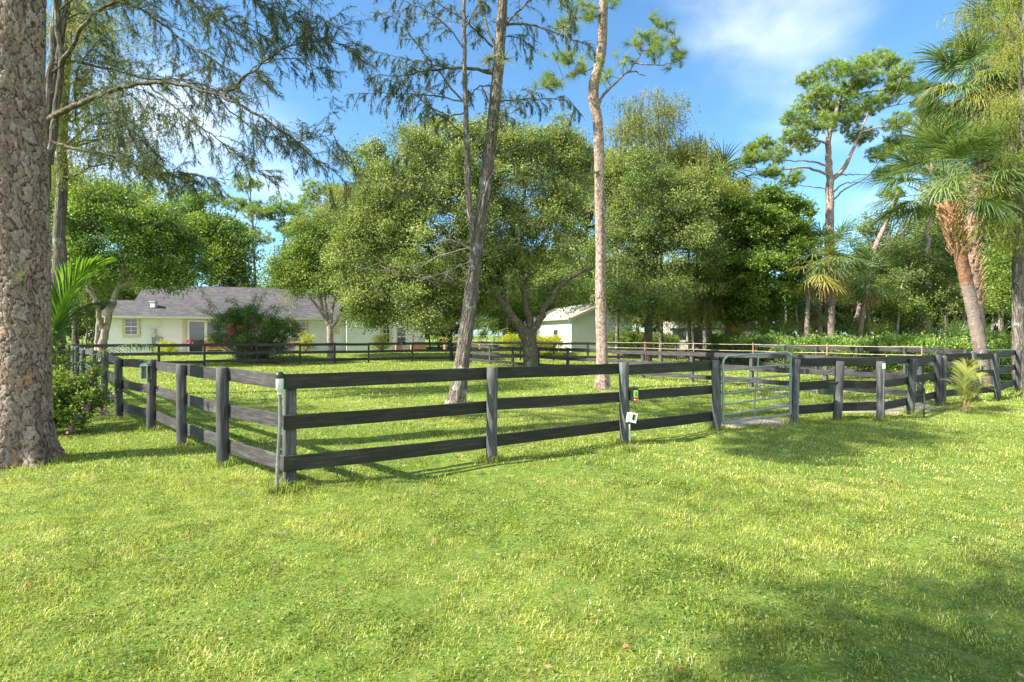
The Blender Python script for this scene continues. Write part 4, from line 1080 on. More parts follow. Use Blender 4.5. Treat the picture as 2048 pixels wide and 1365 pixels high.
m = MB(); sbox(m, -.02, .10, -.03, .1-.0, .2, SE); sbox(m, SW*.52, SW*.52+.1, -.04, -.025, .2, SE+.4); m.build('corner_trim', M['frame_white'], shed)
# window on left face
def on_left(px):
    t = (px-1024)/F; return (t*S0[1]-S0[0])/(sv[0]-t*sv[1])
v0, v1 = on_left(1117), on_left(1108)
zt, zb = CZ+(H-660)*44.5/F, CZ+(H-675)*44.5/F
m = MB(); sbox(m, -.06, -.028, v0-.08, v0, zb-.08, zt+.08); sbox(m, -.06, -.028, v1, v1+.08, zb-.08, zt+.08); sbox(m, -.06, -.028, v0, v1, zt, zt+.08); sbox(m, -.07, -.028, v0, v1, zb-.08, zb); wq = m.build('window', M['frame_white'], shed)
m = MB(); sbox(m, -.04, -.03, v0, v1, zb, zt); g_ = m.build('pane', M['glass'], shed); g_.parent = wq

# ---- travel trailer in the trees ---------------------------------------------------
T0 = np.array([14.6, 51.0]); tu = unit(np.array([1, -.06])); tv = np.array([-tu[1], tu[0]]); TA = np.array([[tu[0], tu[1], 0], [tv[0], tv[1], 0], [0, 0, 1]])
def tp(u, v, z): q = T0+tu*u+tv*v; return np.array([q[0], q[1], z])
def tbox(m, u0, u1, v0, v1, z0, z1): m.box(tp((u0+u1)/2, (v0+v1)/2, (z0+z1)/2), (u1-u0, v1-v0, z1-z0), ax=TA); return m
tr = empty('travel_trailer', tuple(tp(0, 0, 0)), 'cream travel trailer with dark windows and an awning half hidden behind the tree trunks', 'trailer')
m = MB(); m.prism([(.0, .55), (9.2, .55), (9.9, 1.5), (9.9, 2.6), (9.3, 3.15), (.2, 3.15), (0, 2.95)], 0, 2.4, axes=TA, origin=(T0[0], T0[1], 0)); m.build('body', M['trailer'], tr)
for a, b, z0, z1 in ((.6, 1.7, 1.5, 2.3), (4.1, 6.5, 1.1, 1.95), (7.1, 8.1, 1.2, 1.9)):
    m = MB(); tbox(m, a-.05, b+.05, -.03, -.004, z0-.05, z1+.05); fr_ = m.build('window', M['trailer_dark'], tr)
    m = MB(); tbox(m, a, b, -.04, -.031, z0, z1); g_ = m.build('pane', M['glass'], tr); g_.parent = fr_
m = MB(); tbox(m, 2.5, 3.3, -.03, -.004, .7, 2.6); m.build('door', M['trailer_dark'], tr)
m = MB(); tbox(m, .3, 8.8, -.05, -.004, 2.35, 2.5); m.build('stripe', M['trailer_dark'], tr)
m = MB(); m.tube([tp(2, -.1, 2.95), tp(8, -.1, 2.95)], .07, 8, rnd=.5)
for u in (2.1, 7.9): m.tube([tp(u, -.08, .7), tp(u, -.08, 2.9)], .025, 6, rnd=.5)
m.build('awning', M['plastic_grey'], tr)
for u in (4.4, 5.4):
    m = MB(); m.tube([tp(u, .02, .36), tp(u, .28, .36)], .36, 20, rnd=.3); m.build('wheel', M['plastic_black'], tr)
def gz(x, y): return float(ground_z(x, y))
def PP(*args): return [P(a, b, c) for a, b, c in args]
def tree(name, base, label, cat='tree', group=None):
    return empty(name, (base[0], base[1], gz(base[0], base[1])), label, cat, group)

# ======== big foreground pine ========
c0 = G(40, 925)[:2]
t = tree('pine_tree', c0, 'massive scaly-barked pine trunk filling the left edge of the lawn')
m = MB(); zs = np.concatenate([np.linspace(-.12, 7.4, 620), np.linspace(7.45, 15.5, 60)])
pts = np.stack([c0[0]+.02*np.sin(zs*.9), c0[1]+.02*np.cos(zs*.7), zs], 1)
rad = .338-.003*zs; rad[620:] *= np.linspace(1, .55, 60)
bark_tube(m, pts, rad*.955, 290, .072, .02, 3.3, flare=.6); m.build('trunk', M['plates'], t)
br = MB(); cr = MB()
for i in range(20):
    az = i*2.4; z = rng.uniform(9.8, 15.0); r_ = rng.uniform(1.4, 3.2)*(1 if z < 13.5 else .6)
    c = np.array([c0[0]+cos(az)*r_, c0[1]+sin(az)*r_, z+1])
    if c[1]-1.2 < 3.5: continue
    pine_cloud(cr, br, [c0[0], c0[1], z-.3], c, rng.uniform(.8, 1.2), 60, 26, .26, .012, .5)
for q in ((-6.9, 5.0, 10.4), (-6.0, 5.4, 11.2), (-7.6, 5.6, 11.6), (-6.4, 4.7, 9.6)):
    pine_cloud(cr, br, [c0[0], c0[1], 10.2], np.array(q), 1.0, 130, 30, .26, .022, .5)
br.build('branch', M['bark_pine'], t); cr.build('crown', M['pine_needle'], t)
# air plant on trunk
a0 = P(46, 556, 7.42); m = MB(); needles(m, np.repeat(a0[None], 70, 0)+rng.normal(size=(70, 3))*.01, rdir(70)*.8+np.array([0, -.6, .5]), .13, .008)
single(m, 'air_plant', M['air_plant'], a0, 'spiky yellow green air plant growing on the big scaly pine trunk', 'air plant')

# ======== left cypress reaching over the frame ========
D0 = 11.0; b = G(84, 671+1.84*F/D0)
t = tree('cypress_tree', b, 'tall feathery cypress behind the big left pine with limbs arching far out against the sky')
tr_ = MB()
tr_.tube(bend(PP((70, 860, D0), (82, 600, D0), (90, 400, D0), (99, 200, D0), (110, 60, D0), (120, -120, D0), (128, -330, D0)), 40, .01), np.linspace(.11, .05, 40), 14, noise=.03)
tr_.tube(bend(PP((104, 190, D0), (116, 120, D0), (127, 40, D0-.1), (146, -90, D0-.2), (160, -260, D0-.3)), 20, .01), np.linspace(.06, .035, 20), 10, noise=.03)
tr_.tube(bend(PP((100, 330, D0), (112, 220, D0-.1), (122, 120, D0-.1), (112, 0, D0-.2), (104, -150, D0-.3)), 20, .01), np.linspace(.07, .03, 20), 10, noise=.03)
tr_.build('trunk', M['bark_cypress'], t)
lf = MB(); tw = MB()
def LB(*a, n=26, w=.012): return bend(PP(*a), n, w)
limbs = [
 (LB((95, 241, 11), (140, 216, 10.7), (205, 190, 10.3), (262, 171, 10.0), (330, 165, 9.8), (385, 176, 9.6), (450, 197, 9.5), (505, 224, 9.4), (560, 262, 9.3), (610, 300, 9.2), (655, 345, 9.1), n=40), .055, .012, dict(start=.22)),
 (LB((450, 195, 9.5), (480, 162, 9.45), (530, 123, 9.4), (585, 91, 9.3), (640, 84, 9.2), (690, 92, 9.1), (712, 120, 9.1), n=26), .022, .005, dict(start=.2, sec=(.3, .75), dens=1.5)),
 (LB((462, 182, 9.5), (500, 145, 9.6), (540, 124, 9.7), (600, 118, 9.8), (660, 150, 9.9), n=18), .014, .004, dict(start=.25, sec=(.3, .75))),
 (LB((108, 145, 10.9), (140, 100, 10.8), (165, 55, 10.6), (195, 22, 10.5), (230, 8, 10.4), (262, 10, 10.3), (310, 38, 10.2), (370, 85, 10.1), (430, 122, 10.0), (490, 160, 9.9), n=34), .04, .008, dict(start=.25, sec=(.35, .9))),
 (LB((108, 128, 10.9), (160, 126, 11), (225, 139, 11.1), (290, 158, 11.2), (360, 161, 11.3), (450, 182, 11.4), n=26), .03, .006, dict(start=.15)),
 (LB((97, 280, 11), (150, 298, 10.8), (225, 310, 10.6), (285, 338, 10.5), (330, 352, 10.4), (385, 362, 10.3), n=26), .035, .008, dict(start=.25, sec=(.3, .7))),
 (LB((330, 345, 10.4), (390, 350, 10.2), (440, 368, 10.1), n=10), .012, .004, dict(start=.0, sec=(.25, .5))),
 (LB((300, -60, 10.2), (390, -8, 10.0), (430, 28, 9.8), (500, 58, 9.6), (545, 85, 9.5), n=22), .02, .005, dict(start=.2, sec=(.3, .7))),
 (LB((440, -70, 10.2), (500, -4, 10.0), (545, 24, 9.9), (600, 42, 9.8), (625, 80, 9.7), n=18), .015, .004, dict(start=.3, sec=(.3, .7), dens=1.3)),
 (LB((205, 192, 10.3), (240, 240, 10.1), (290, 295, 9.9), (320, 330, 9.8), n=16), .015, .004, dict(start=.1)),
 (LB((300, 170, 9.9), (360, 225, 9.8), (430, 275, 9.7), (485, 330, 9.6), (540, 358, 9.5), n=22), .018, .004, dict(start=.15)),
 (LB((420, 182, 9.6), (500, 255, 9.8), (580, 285, 9.9), (660, 272, 10.0), (680, 300, 10.0), n=20), .014, .004, dict(start=.25, dens=1.4)),
 (LB((150, 240, 10.9), (152, 180, 11), (160, 130, 11), (205, 75, 11), n=14), .02, .008, dict(start=.2, sec=(.3, .6))),
 (LB((100, 60, 11), (150, 30, 11.2), (220, 20, 11.4), (300, -20, 11.6), n=14), .02, .006, dict(start=.1)),
 (LB((120, 20, 10.8), (200, -40, 10.6), (300, -40, 10.4), (400, 20, 10.2), (470, 90, 10.0), n=20), .02, .006, dict(start=.3)),
 (LB((150, -90, 10.6), (330, -120, 10.2), (480, -80, 10.0), (590, 0, 9.8), (680, 60, 9.6), n=20), .025, .006, dict(start=.5, dens=1.2)),
]
for pts, r0, r1, kw in limbs: spray_limb(lf, tw, pts, r0, r1, step=.105, **{**dict(sec=(.4, 1.0), nl=.08, nw=.008, nd=17, hangers=.25, tert=9), **kw})
weep_crown(lf, [(-8.8, 11, 10.8, 1.8, 1.5, 1.2), (-7.6, 12, 12.2, 1.8, 1.5, 1.2), (-10.5, 11.5, 12, 1.8, 1.5, 1.2)], 60, 6, 16, .1, .03, (.3, .7))
tw.build('branch', M['bark_oak'], t); lf.build('crown', M['cypress_leaf_dark'], t)
# second feathery tree farther back, olive hanging masses left of frame
t = tree('cypress_tree', (-13.2, 15.6), 'olive weeping cypress hanging behind the first arching limbs at the upper left')
m = MB(); m.tube(bend([(-13.2, 15.6, -.1), (-13.1, 15.6, 4), (-12.9, 15.6, 9), (-12.6, 15.5, 14)], 24, .02), np.linspace(.2, .07, 24), 10, noise=.03)
cr = MB(); env = [E(170, 200, 15, 90, 130), E(230, 290, 15, 80, 60), E(130, 300, 15, 60, 80), E(180, 60, 15, 100, 90), E(300, 220, 15, 70, 60)]
c = weep_crown(cr, env, 230, 9, 24, .085, .017, (.3, .8), (.2, 1), .3)
limb_to(m, [(-13.0, 15.6, 4+k*.8) for k in range(10)], c, .03, keep=.15)
m.build('trunk', M['bark_cypress'], t); cr.build('crown', M['cypress_leaf'], t)

# ======== leaning cypress in the paddock with second stem ========
D0 = 14.5; b = G(912, 808)
t = tree('cypress_tree', b, 'leaning two-stemmed grey cypress standing just inside the near fence')
m = MB(); ks = 240
pts = bend(PP((911, 818, D0), (917, 780, D0), (925, 720, D0), (936, 640, D0), (946, 560, D0), (954, 490, D0), (966, 400, D0), (980, 290, D0), (991, 200, D0), (999, 110, D0), (1005, 0, D0), (1010, -120, D0), (1016, -300, D0)), ks, .004)
rad = np.interp(np.linspace(0, 1, ks), [0, .03, .1, .3, .6, .8, 1], [.27, .215, .19, .175, .145, .12, .06])
bark_tube(m, pts, rad, 60, .05, .012, 5.0, flare=.15)
m2 = MB()
s2 = bend(PP((948, 500, D0-.05), (943, 450, D0-.15), (936, 390, D0-.2), (934, 300, D0-.25), (931, 200, D0-.3), (929, 100, D0-.3), (927, -20, D0-.3), (925, -150, D0-.3)), 60, .008)
m2.tube(s2, np.linspace(.095, .03, 60), 10, noise=.05)
m2.tube(bend(PP((950, 480, D0), (960, 440, D0-.2), (972, 380, D0-.2), (990, 330, D0)), 16, .01), np.linspace(.05, .02, 16), 8, noise=.04)
m.build('trunk', M['bark_cypress'], t); m2.build('second_stem', M['bark_cypress'], t)
lf = MB(); tw = MB(); dw = MB()
cl = [
 (LB((986, 147, 14.5), (940, 137, 14.3), (895, 137, 14.1), (850, 143, 14.0), (800, 152, 13.9), (760, 150, 13.8), n=22), .05, .008),
 (LB((988, 140, 14.5), (900, 136, 14.2), (820, 120, 14.0), (770, 108, 14), (722, 100, 14), n=18), .02, .006),
 (LB((986, 95, 14.5), (950, 60, 14.4), (916, 33, 14.3), (865, 0, 14.2), n=14), .03, .012),
 (LB((990, 90, 14.6), (972, 50, 14.7), (960, 10, 14.8), (940, -50, 15), n=12), .04, .02),
 (LB((1000, 50, 14.5), (1055, 50, 14.4), (1100, 62, 14.3), (1150, 82, 14.2), (1192, 98, 14.1), n=18), .035, .008),
 (LB((1000, 75, 14.5), (1040, 76, 14.6), (1062, 98, 14.7), (1070, 106, 14.7), n=10), .02, .005),
 (LB((988, 203, 14.5), (1040, 200, 14.5), (1100, 198, 14.5), (1140, 203, 14.5), (1152, 222, 14.5), n=16), .025, .005),
 (LB((1000, 60, 14.5), (1040, 20, 14.3), (1080, -20, 14.2), (1120, -10, 14), (1150, 40, 13.9), n=16), .03, .008),
 (LB((930, 208, 14.2), (890, 160, 14.1), (850, 110, 14.0), (820, 70, 13.9), (795, 40, 13.9), (762, 28, 13.9), n=20), .03, .006),
 (LB((931, 205, 14.2), (870, 192, 14.1), (800, 188, 14.0), (745, 186, 13.9), (702, 190, 13.9), n=20), .022, .006),
 (LB((931, 225, 14.2), (900, 232, 14.1), (862, 215, 14.0), (815, 175, 14.0), (770, 160, 14), n=16), .02, .005),
 (LB((931, 272, 14.2), (890, 240, 14.1), (835, 195, 14.0), (790, 170, 14), n=16), .02, .005),
 (LB((931, 212, 14.2), (950, 180, 14.3), (965, 172, 14.4), (986, 173, 14.5), n=10), .02, .015),
 (LB((929, 100, 14.2), (900, 60, 14.1), (850, 20, 14.0), (800, 0, 14), (770, -20, 14), n=16), .02, .006),
 (LB((929, 60, 14.2), (950, 20, 14.1), (975, -20, 14), n=8), .02, .006),
 (LB((932, 375, 14.2), (860, 364, 14), (770, 362, 13.8), (695, 374, 13.7), n=18), .014, .004),
 (LB((935, 430, 14.2), (880, 412, 14), (830, 392, 13.9), (780, 375, 13.8), n=14), .014, .004),
 (LB((932, 330, 14.2), (880, 318, 14), (820, 312, 13.9), (770, 310, 13.9), n=14), .014, .004),
 (LB((965, 375, 14.5), (1040, 360, 14.3), (1120, 352, 14.2), (1180, 350, 14.1), n=16), .016, .004),
 (LB((972, 330, 14.5), (1030, 300, 14.3), (1100, 290, 14.2), n=14), .014, .004),
 (LB((955, 460, 14.5), (1020, 440, 14.3), (1080, 450, 14.2), (1130, 470, 14.2), n=14), .014, .004),
 (LB((948, 515, 14.4), (1010, 490, 14.2), (1060, 500, 14.1), n=12), .012, .004),
 (LB((938, 250, 14.2), (975, 235, 14), (1030, 225, 13.9), n=10), .012, .004),
 (LB((934, 300, 14.2), (980, 260, 14), (1020, 215, 13.9), (1050, 170, 13.9), n=12), .014, .004),
]
for pts, r0, r1 in cl: spray_limb(lf, tw, pts, r0, r1, step=.15, start=.18, sec=(.25, .75), nl=.08, nw=.011, nd=15, hangers=.8, tert=7, droop=.8)
for pts, r0, r1 in [(LB((940, 495, 14.3), (880, 512, 14.1), (830, 535, 14), (778, 520, 13.9), n=14), .016, .004), (LB((942, 500, 14.3), (900, 480, 14.2), (860, 490, 14.1), (800, 488, 14), n=14), .012, .003), (LB((945, 520, 14.3), (890, 545, 14.2), (840, 560, 14), n=10), .012, .003), (LB((930, 50, 14.2), (800, 20, 14), (740, 30, 14), (700, 25, 14), n=14), .012, .003)]:
    dw = MB(); dw.tube(pts, np.linspace(r0, r1, len(pts)), 5, cap=False)
    for k in range(26):
        i = rng.integers(3, len(pts)); q = pts[i-1]; d = rdir(1)[0]*np.array([1, .6, .5])
        dw.tube(bend([q, q+d*.2+[0, 0, -.04], q+d*.42+[0, 0, -.12]], 5, .01), np.linspace(.006, .002, 5), 3, cap=False)
    dw.build('dead_twig', M['twig_pale'], t)
weep_crown(lf, [(-.4, 14.5, 13.0, 2.0, 2.0, 1.2), (-1.8, 15.5, 13.5, 1.8, 1.5, 1.2), (.8, 13.5, 14.2, 1.6, 1.5, 1.2)], 70, 6, 16, .1, .03, (.3, .7))
tw.build('branch', M['bark_oak'], t); lf.build('crown', M['cypress_leaf_dark'], t)
for (px, py, n_) in ((978, 118, 110), (1128, 55, 60), (1008, 118, 60)):
    a0 = P(px, py, 14.25); m = MB(); needles(m, np.repeat(a0[None], n_, 0), rdir(n_)*np.array([1, 1, .8])+np.array([0, 0, -.15]), .42, .02)
    single(m, 'air_plant', M['air_plant'], a0, {978: 'large grey green air plant on the left of the leaning cypress trunk', 1128: 'air plant perched on the right-hand upper limb of the leaning cypress', 1008: 'air plant clinging to the right side of the leaning cypress trunk'}[px], 'air plant', 'air plants on the leaning cypress')

# ======== slender pine in the paddock ========
D0 = 18.6; b = G(1205, 778)
t = tree('pine_tree', b, 'slender kinked pine with a few bright needle tufts standing in the middle of the paddock')
m = MB(); ks = 320
pts = bend(PP((1205, 790, D0), (1205, 760, D0), (1204, 700, D0), (1202, 600, D0), (1201, 500, D0), (1199, 400, D0), (1198, 300, D0), (1195, 240, D0), (1188, 205, D0), (1188, 170, D0), (1198, 130, D0), (1204, 90, D0), (1207, 0, D0), (1212, -120, D0), (1216, -260, D0)), ks, .003)
rad = np.interp(np.linspace(0, 1, ks), [0, .03, .08, .35, .52, .56, .62, .8, 1], [.25, .22, .19, .165, .165, .18, .17, .14, .06])
bark_tube(m, pts, rad, 72, .06, .009, 1.5, flare=.45); m.build('trunk', M['plates'], t)
br = MB(); cr = MB()
for pl, r0, r1 in [
  (((1196, 218, D0), (1204, 195, D0), (1222, 175, D0-.1), (1250, 149, D0-.2), (1268, 142, D0-.2), (1292, 152, D0-.2)), .06, .018),
  (((1256, 146, D0-.2), (1272, 122, D0-.2), (1286, 104, D0-.3), (1302, 88, D0-.3), (1318, 55, D0-.3)), .035, .01),
  (((1270, 126, D0-.2), (1308, 130, D0-.3), (1345, 125, D0-.4), (1356, 98, D0-.5)), .025, .008),
  (((1188, 134, D0), (1165, 146, D0-.1), (1140, 152, D0-.2), (1118, 163, D0-.2), (1090, 176, D0-.3)), .03, .008),
  (((1165, 146, D0-.1), (1150, 128, D0-.3), (1140, 112, D0-.4)), .018, .008),
  (((1206, 12, D0), (1185, 18, D0-.1), (1160, 8, D0-.2), (1150, 35, D0-.3)), .03, .01),
  (((1208, 20, D0), (1222, 14, D0), (1228, 10, D0)), .015, .008)]:
    br.tube(bend(PP(*pl), 14, .012), np.linspace(r0, r1, 14), 7, cap=False, noise=.06)
tp_ = []
for (cx, cy, n_, sx, sy) in ((1310, 90, 15, 24, 24), (1270, 85, 7, 14, 12), (1345, 105, 7, 16, 18), (1300, 50, 4, 14, 14), (1255, 125, 4, 14, 12), (1330, 60, 5, 14, 18), (1140, 120, 12, 24, 14), (1110, 160, 9, 18, 14), (1160, 138, 8, 20, 14), (1155, 20, 12, 26, 18), (1130, 50, 7, 16, 14), (1218, 150, 3, 6, 6), (1228, 12, 3, 6, 6), (1210, 158, 2, 4, 8), (1092, 172, 4, 6, 6), (1180, 30, 4, 12, 10), (1358, 120, 5, 8, 12)):
    for k in range(int(n_*1.25)): tp_.append(P(cx+rng.normal(0, sx*.7), cy+rng.normal(0, sy*.7), D0-.2+rng.normal(0, .35)))
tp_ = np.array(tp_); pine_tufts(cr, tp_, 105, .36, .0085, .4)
for q in tp_:
    j = np.argmin([np.linalg.norm(q-v.mean(0)) for v in br.v[:7]]); vv = br.v[j]; s_ = vv[np.argmin(np.linalg.norm(vv-q, axis=1))]
    br.tube(bend([s_, (s_+q)/2+[0, 0, -.04], q], 5, .01), np.linspace(.012, .006, 5), 4, cap=False)
# crown above the frame, throws the paddock shade
for i in range(12):
    az = i*2.4; z = rng.uniform(14.4, 18.5); r_ = rng.uniform(.8, 2.4); pine_cloud(cr, br, [b[0]+.1, D0, z-.6], np.array([b[0]+.2+cos(az)*r_, D0+sin(az)*r_, z]), rng.uniform(.7, 1.0), 26, 26, .27, .014)
br.build('branch', M['bark_pine'], t); cr.build('crown', M['pine_needle_near'], t)

# ======== the large oaks ========
D0 = 26.0; b = G(1062, 747)
t = tree('oak_tree', b, 'broad spreading oak with a forked dark trunk in the centre of the paddock', 'tree')
m = MB()
m.tube(bend(PP((1062, 752, D0), (1061, 730, D0), (1060, 700, D0), (1055, 675, D0), (1046, 662, D0)), 30, .01), np.interp(np.linspace(0, 1, 30), [0, .2, 1], [.47, .36, .34]), 18, noise=.03)
L_starts = []
for pl, r0, r1 in [
  (((1050, 668, D0), (1030, 640, D0-.1), (1010, 615, D0-.2), (985, 585, D0-.4), (958, 560, D0-.6), (930, 520, D0-.8), (890, 470, D0-1), (850, 430, D0-1)), .24, .05),
  (((1062, 690, D0), (1070, 655, D0), (1085, 628, D0-.1), (1108, 590, D0-.2), (1140, 556, D0-.3), (1175, 538, D0-.4), (1220, 520, D0-.5)), .2, .05),
  (((1060, 680, D0), (1058, 640, D0+.3), (1050, 600, D0+.5), (1045, 540, D0+.8), (1040, 460, D0+1), (1050, 380, D0+1)), .2, .06),
  (((1020, 628, D0-.1), (1000, 560, D0+.4), (985, 480, D0+.8), (960, 380, D0+1)), .14, .05),
  (((985, 585, D0-.4), (930, 575, D0-1.2), (870, 560, D0-1.8), (800, 550, D0-2)), .12, .04),
  (((1045, 540, D0+.8), (1090, 480, D0+1.4), (1120, 400, D0+1.8)), .12, .04),
  (((930, 520, D0-.8), (870, 500, D0+.5), (800, 480, D0+1)), .1, .03)]:
    pts = bend(PP(*pl), 24, .03); m.tube(pts, np.linspace(r0, r1, 24), 10, cap=False, noise=.05); L_starts += list(pts[4:])
cr = MB()
env = [E(900, 440, 26.5, 175, 140), E(770, 440, 26.5, 105, 105), E(1070, 370, 27, 95, 105), E(815, 285, 27, 42, 40), E(728, 325, 27, 42, 36), E(700, 520, 26, 60, 80), E(810, 580, 25.5, 100, 78), E(930, 560, 26, 90, 95), E(1100, 470, 26.5, 80, 95), E(1020, 300, 27.5, 90, 50), E(1110, 295, 27.5, 45, 40), E(870, 320, 27, 70, 50), E(1010, 540, 27, 80, 70), E(760, 625, 25.2, 60, 38), E(715, 610, 25.4, 45, 50), E(840, 640, 25, 60, 32), E(1120, 590, 27, 60, 32), E(1150, 330, 28, 50, 60), E(880, 270, 28, 60, 40), E(965, 275, 28, 60, 35)]
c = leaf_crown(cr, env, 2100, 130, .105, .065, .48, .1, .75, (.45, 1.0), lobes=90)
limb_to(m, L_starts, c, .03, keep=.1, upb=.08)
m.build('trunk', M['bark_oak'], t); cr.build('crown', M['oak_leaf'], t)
print('oak', cr.n)

D0 = 34.0; b = G(1300, 728)
t = tree('oak_tree', (b[0]-.3, D0+.5), 'dense grey green oak mass right of the slender pine', 'tree')
m = MB(); st = bend([(b[0]-.3, D0+.5, -.1), (b[0]-.2, D0+.5, 2), (b[0], D0+.5, 4.5), (b[0]+.3, D0+.4, 7)], 20, .03); m.tube(st, np.linspace(.3, .15, 20), 12, noise=.04)
cr = MB(); env = [E(1290, 420, 35, 110, 95), E(1375, 420, 35, 85, 95), E(1240, 520, 34, 80, 90), E(1350, 530, 34, 95, 90), E(1300, 600, 33, 75, 45), E(1250, 360, 36, 60, 50), E(1225, 610, 33.5, 40, 38), E(1400, 500, 34.5, 55, 80)]
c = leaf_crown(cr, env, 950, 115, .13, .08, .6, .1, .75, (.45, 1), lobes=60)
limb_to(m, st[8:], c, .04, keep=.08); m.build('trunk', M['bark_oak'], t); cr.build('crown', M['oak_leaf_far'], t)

# multi stem tree by the house
b = np.array([(662-1024)/F*37.2, 37.2])
t = tree('multi_stem_tree', b, 'small tree with three pale stems in front of the middle of the house', 'tree')
m = MB(); D0 = 37.2
m.tube(bend(PP((661, 722, D0), (661, 700, D0), (660, 670, D0), (660, 652, D0)), 12, .01), [.27, .24, .22]+[.21]*9, 12, noise=.03)
st = []
for pl in (((660, 660, D0), (652, 640, D0), (636, 615, D0), (618, 592, D0-.3), (595, 560, D0-.6)), ((661, 655, D0), (664, 625, D0), (672, 590, D0+.4), (676, 540, D0+.6)), ((662, 655, D0), (676, 640, D0), (692, 615, D0-.2), (704, 598, D0-.3), (722, 560, D0-.5)), ((645, 628, D0), (640, 590, D0+.3), (632, 545, D0+.5)), ((655, 640, D0), (650, 600, D0-.5), (648, 550, D0-.8))):
    q = bend(PP(*pl), 16, .02); m.tube(q, np.linspace(.13, .04, 16), 8, cap=False, noise=.05); st += list(q[4:])
cr = MB(); env = [E(600, 530, 37.5, 65, 48), E(650, 500, 38, 80, 62), E(710, 520, 37.5, 60, 60), E(560, 550, 37, 38, 38), E(625, 575, 37, 75, 36), E(720, 590, 36.8, 40, 40), E(650, 450, 38.5, 60, 30)]
c = leaf_crown(cr, env, 560, 105, .13, .08, .6, .15, .65); limb_to(m, st, c, .03, keep=.2)
m.build('trunk', M['bark_smooth'], t); cr.build('crown', M['light_leaf'], t)

# broad trees left
def broad(name, base, label, env, K, nl, L, W, rc, mat, bark, trunk=None, r0=.25, keep=.12, cat='tree', group=None, droop=.1, flat=.7, rb=.06, shell=(.4, 1)):
    t = tree(name, base, label, cat, group); m = MB(); g0 = gz(base[0], base[1])
    ec = np.array(env)[:, :3].mean(0)
    if trunk is None: trunk = [[(base[0], base[1], g0-.1), (base[0]*.7+ec[0]*.3, base[1]*.7+ec[1]*.3, g0+(ec[2]-g0)*.5), tuple(ec)]]
    st = []
    for k, pl in enumerate(trunk):
        q = bend(np.array(pl, float), 20, .03); m.tube(q, np.linspace(r0, r0*.35, 20)*(1 if k == 0 else .6), 10, noise=.04, cap=False); st += list(q[6:])
    cr = MB(); c = leaf_crown(cr, env, K, nl, L, W, rc*.85, droop, flat, shell); limb_to(m, st, c, rb, keep=keep)
    m.build('trunk', M[bark], t); cr.build('crown', M[mat], t); return t
D0 = 31.0
broad('spreading_tree', P(196, 735, D0)[:2], 'spreading leafy tree with a leaning trunk at the left end of the house', [E(200, 470, 31, 115, 85), E(300, 460, 32, 80, 50), E(130, 400, 31, 65, 70), E(215, 395, 32, 55, 40), E(260, 540, 31, 110, 45), E(150, 540, 30.5, 60, 50), E(370, 520, 33, 55, 45), E(330, 560, 31, 60, 28)], 560, 120, .14, .085, .75, 'broad_leaf', 'bark_smooth',
      [PP((205, 730, D0), (204, 690, D0), (215, 640, D0), (228, 600, D0), (246, 545, D0), (262, 480, D0)), PP((196, 735, D0), (194, 690, D0+.4), (196, 620, D0+.4), (185, 560, D0), (180, 470, D0)), PP((220, 620, D0), (240, 570, D0+1), (300, 520, D0+1.5), (340, 460, D0+2)), PP((205, 660, D0), (190, 600, D0-1), (150, 540, D0-1))], .24, .5)
broad('mango_tree', (-24.5, 50), 'dark glossy tree rising behind the left part of the house roof', [E(410, 520, 50, 80, 70), E(470, 540, 50, 50, 50), E(380, 450, 51, 60, 50), E(440, 470, 50, 50, 40)], 330, 90, .24, .13, 1.1, 'broad_leaf', 'bark_oak', r0=.35)
broad('spreading_tree', (-40, 44), 'leafy tree half hidden behind the coconut fronds at far left', [E(90, 470, 44, 90, 90), E(140, 560, 44, 80, 60), E(30, 420, 44, 90, 90), E(20, 560, 44, 90, 70)], 420, 90, .22, .13, 1.1, 'oak_leaf_far', 'bark_oak', r0=.35)
broad('spreading_tree', (-26, 62), 'yellow flecked leafy tree behind the house left of the house vent', [E(600, 560, 62, 60, 45), E(540, 590, 62, 50, 30), E(700, 470, 62, 60, 60)], 130, 80, .24, .13, 1.1, 'light_leaf', 'bark_oak', r0=.3)

# mango-like dense tree right
b = np.array([(1530-1024)/F*36, 36.])
broad('mango_tree', b, 'dense rounded bright green tree behind the hedge left of the fan palms', [E(1530, 470, 36, 85, 75), E(1470, 450, 36, 50, 55), E(1590, 450, 36, 50, 55), E(1520, 560, 35.5, 95, 70), E(1600, 520, 36, 45, 70), E(1455, 540, 36, 35, 60), E(1540, 415, 36.5, 60, 35), E(1500, 620, 36, 60, 30)], 800, 90, .2, .09, .55, 'broad_leaf', 'bark_oak', r0=.3, keep=.3, flat=.55, droop=.25)

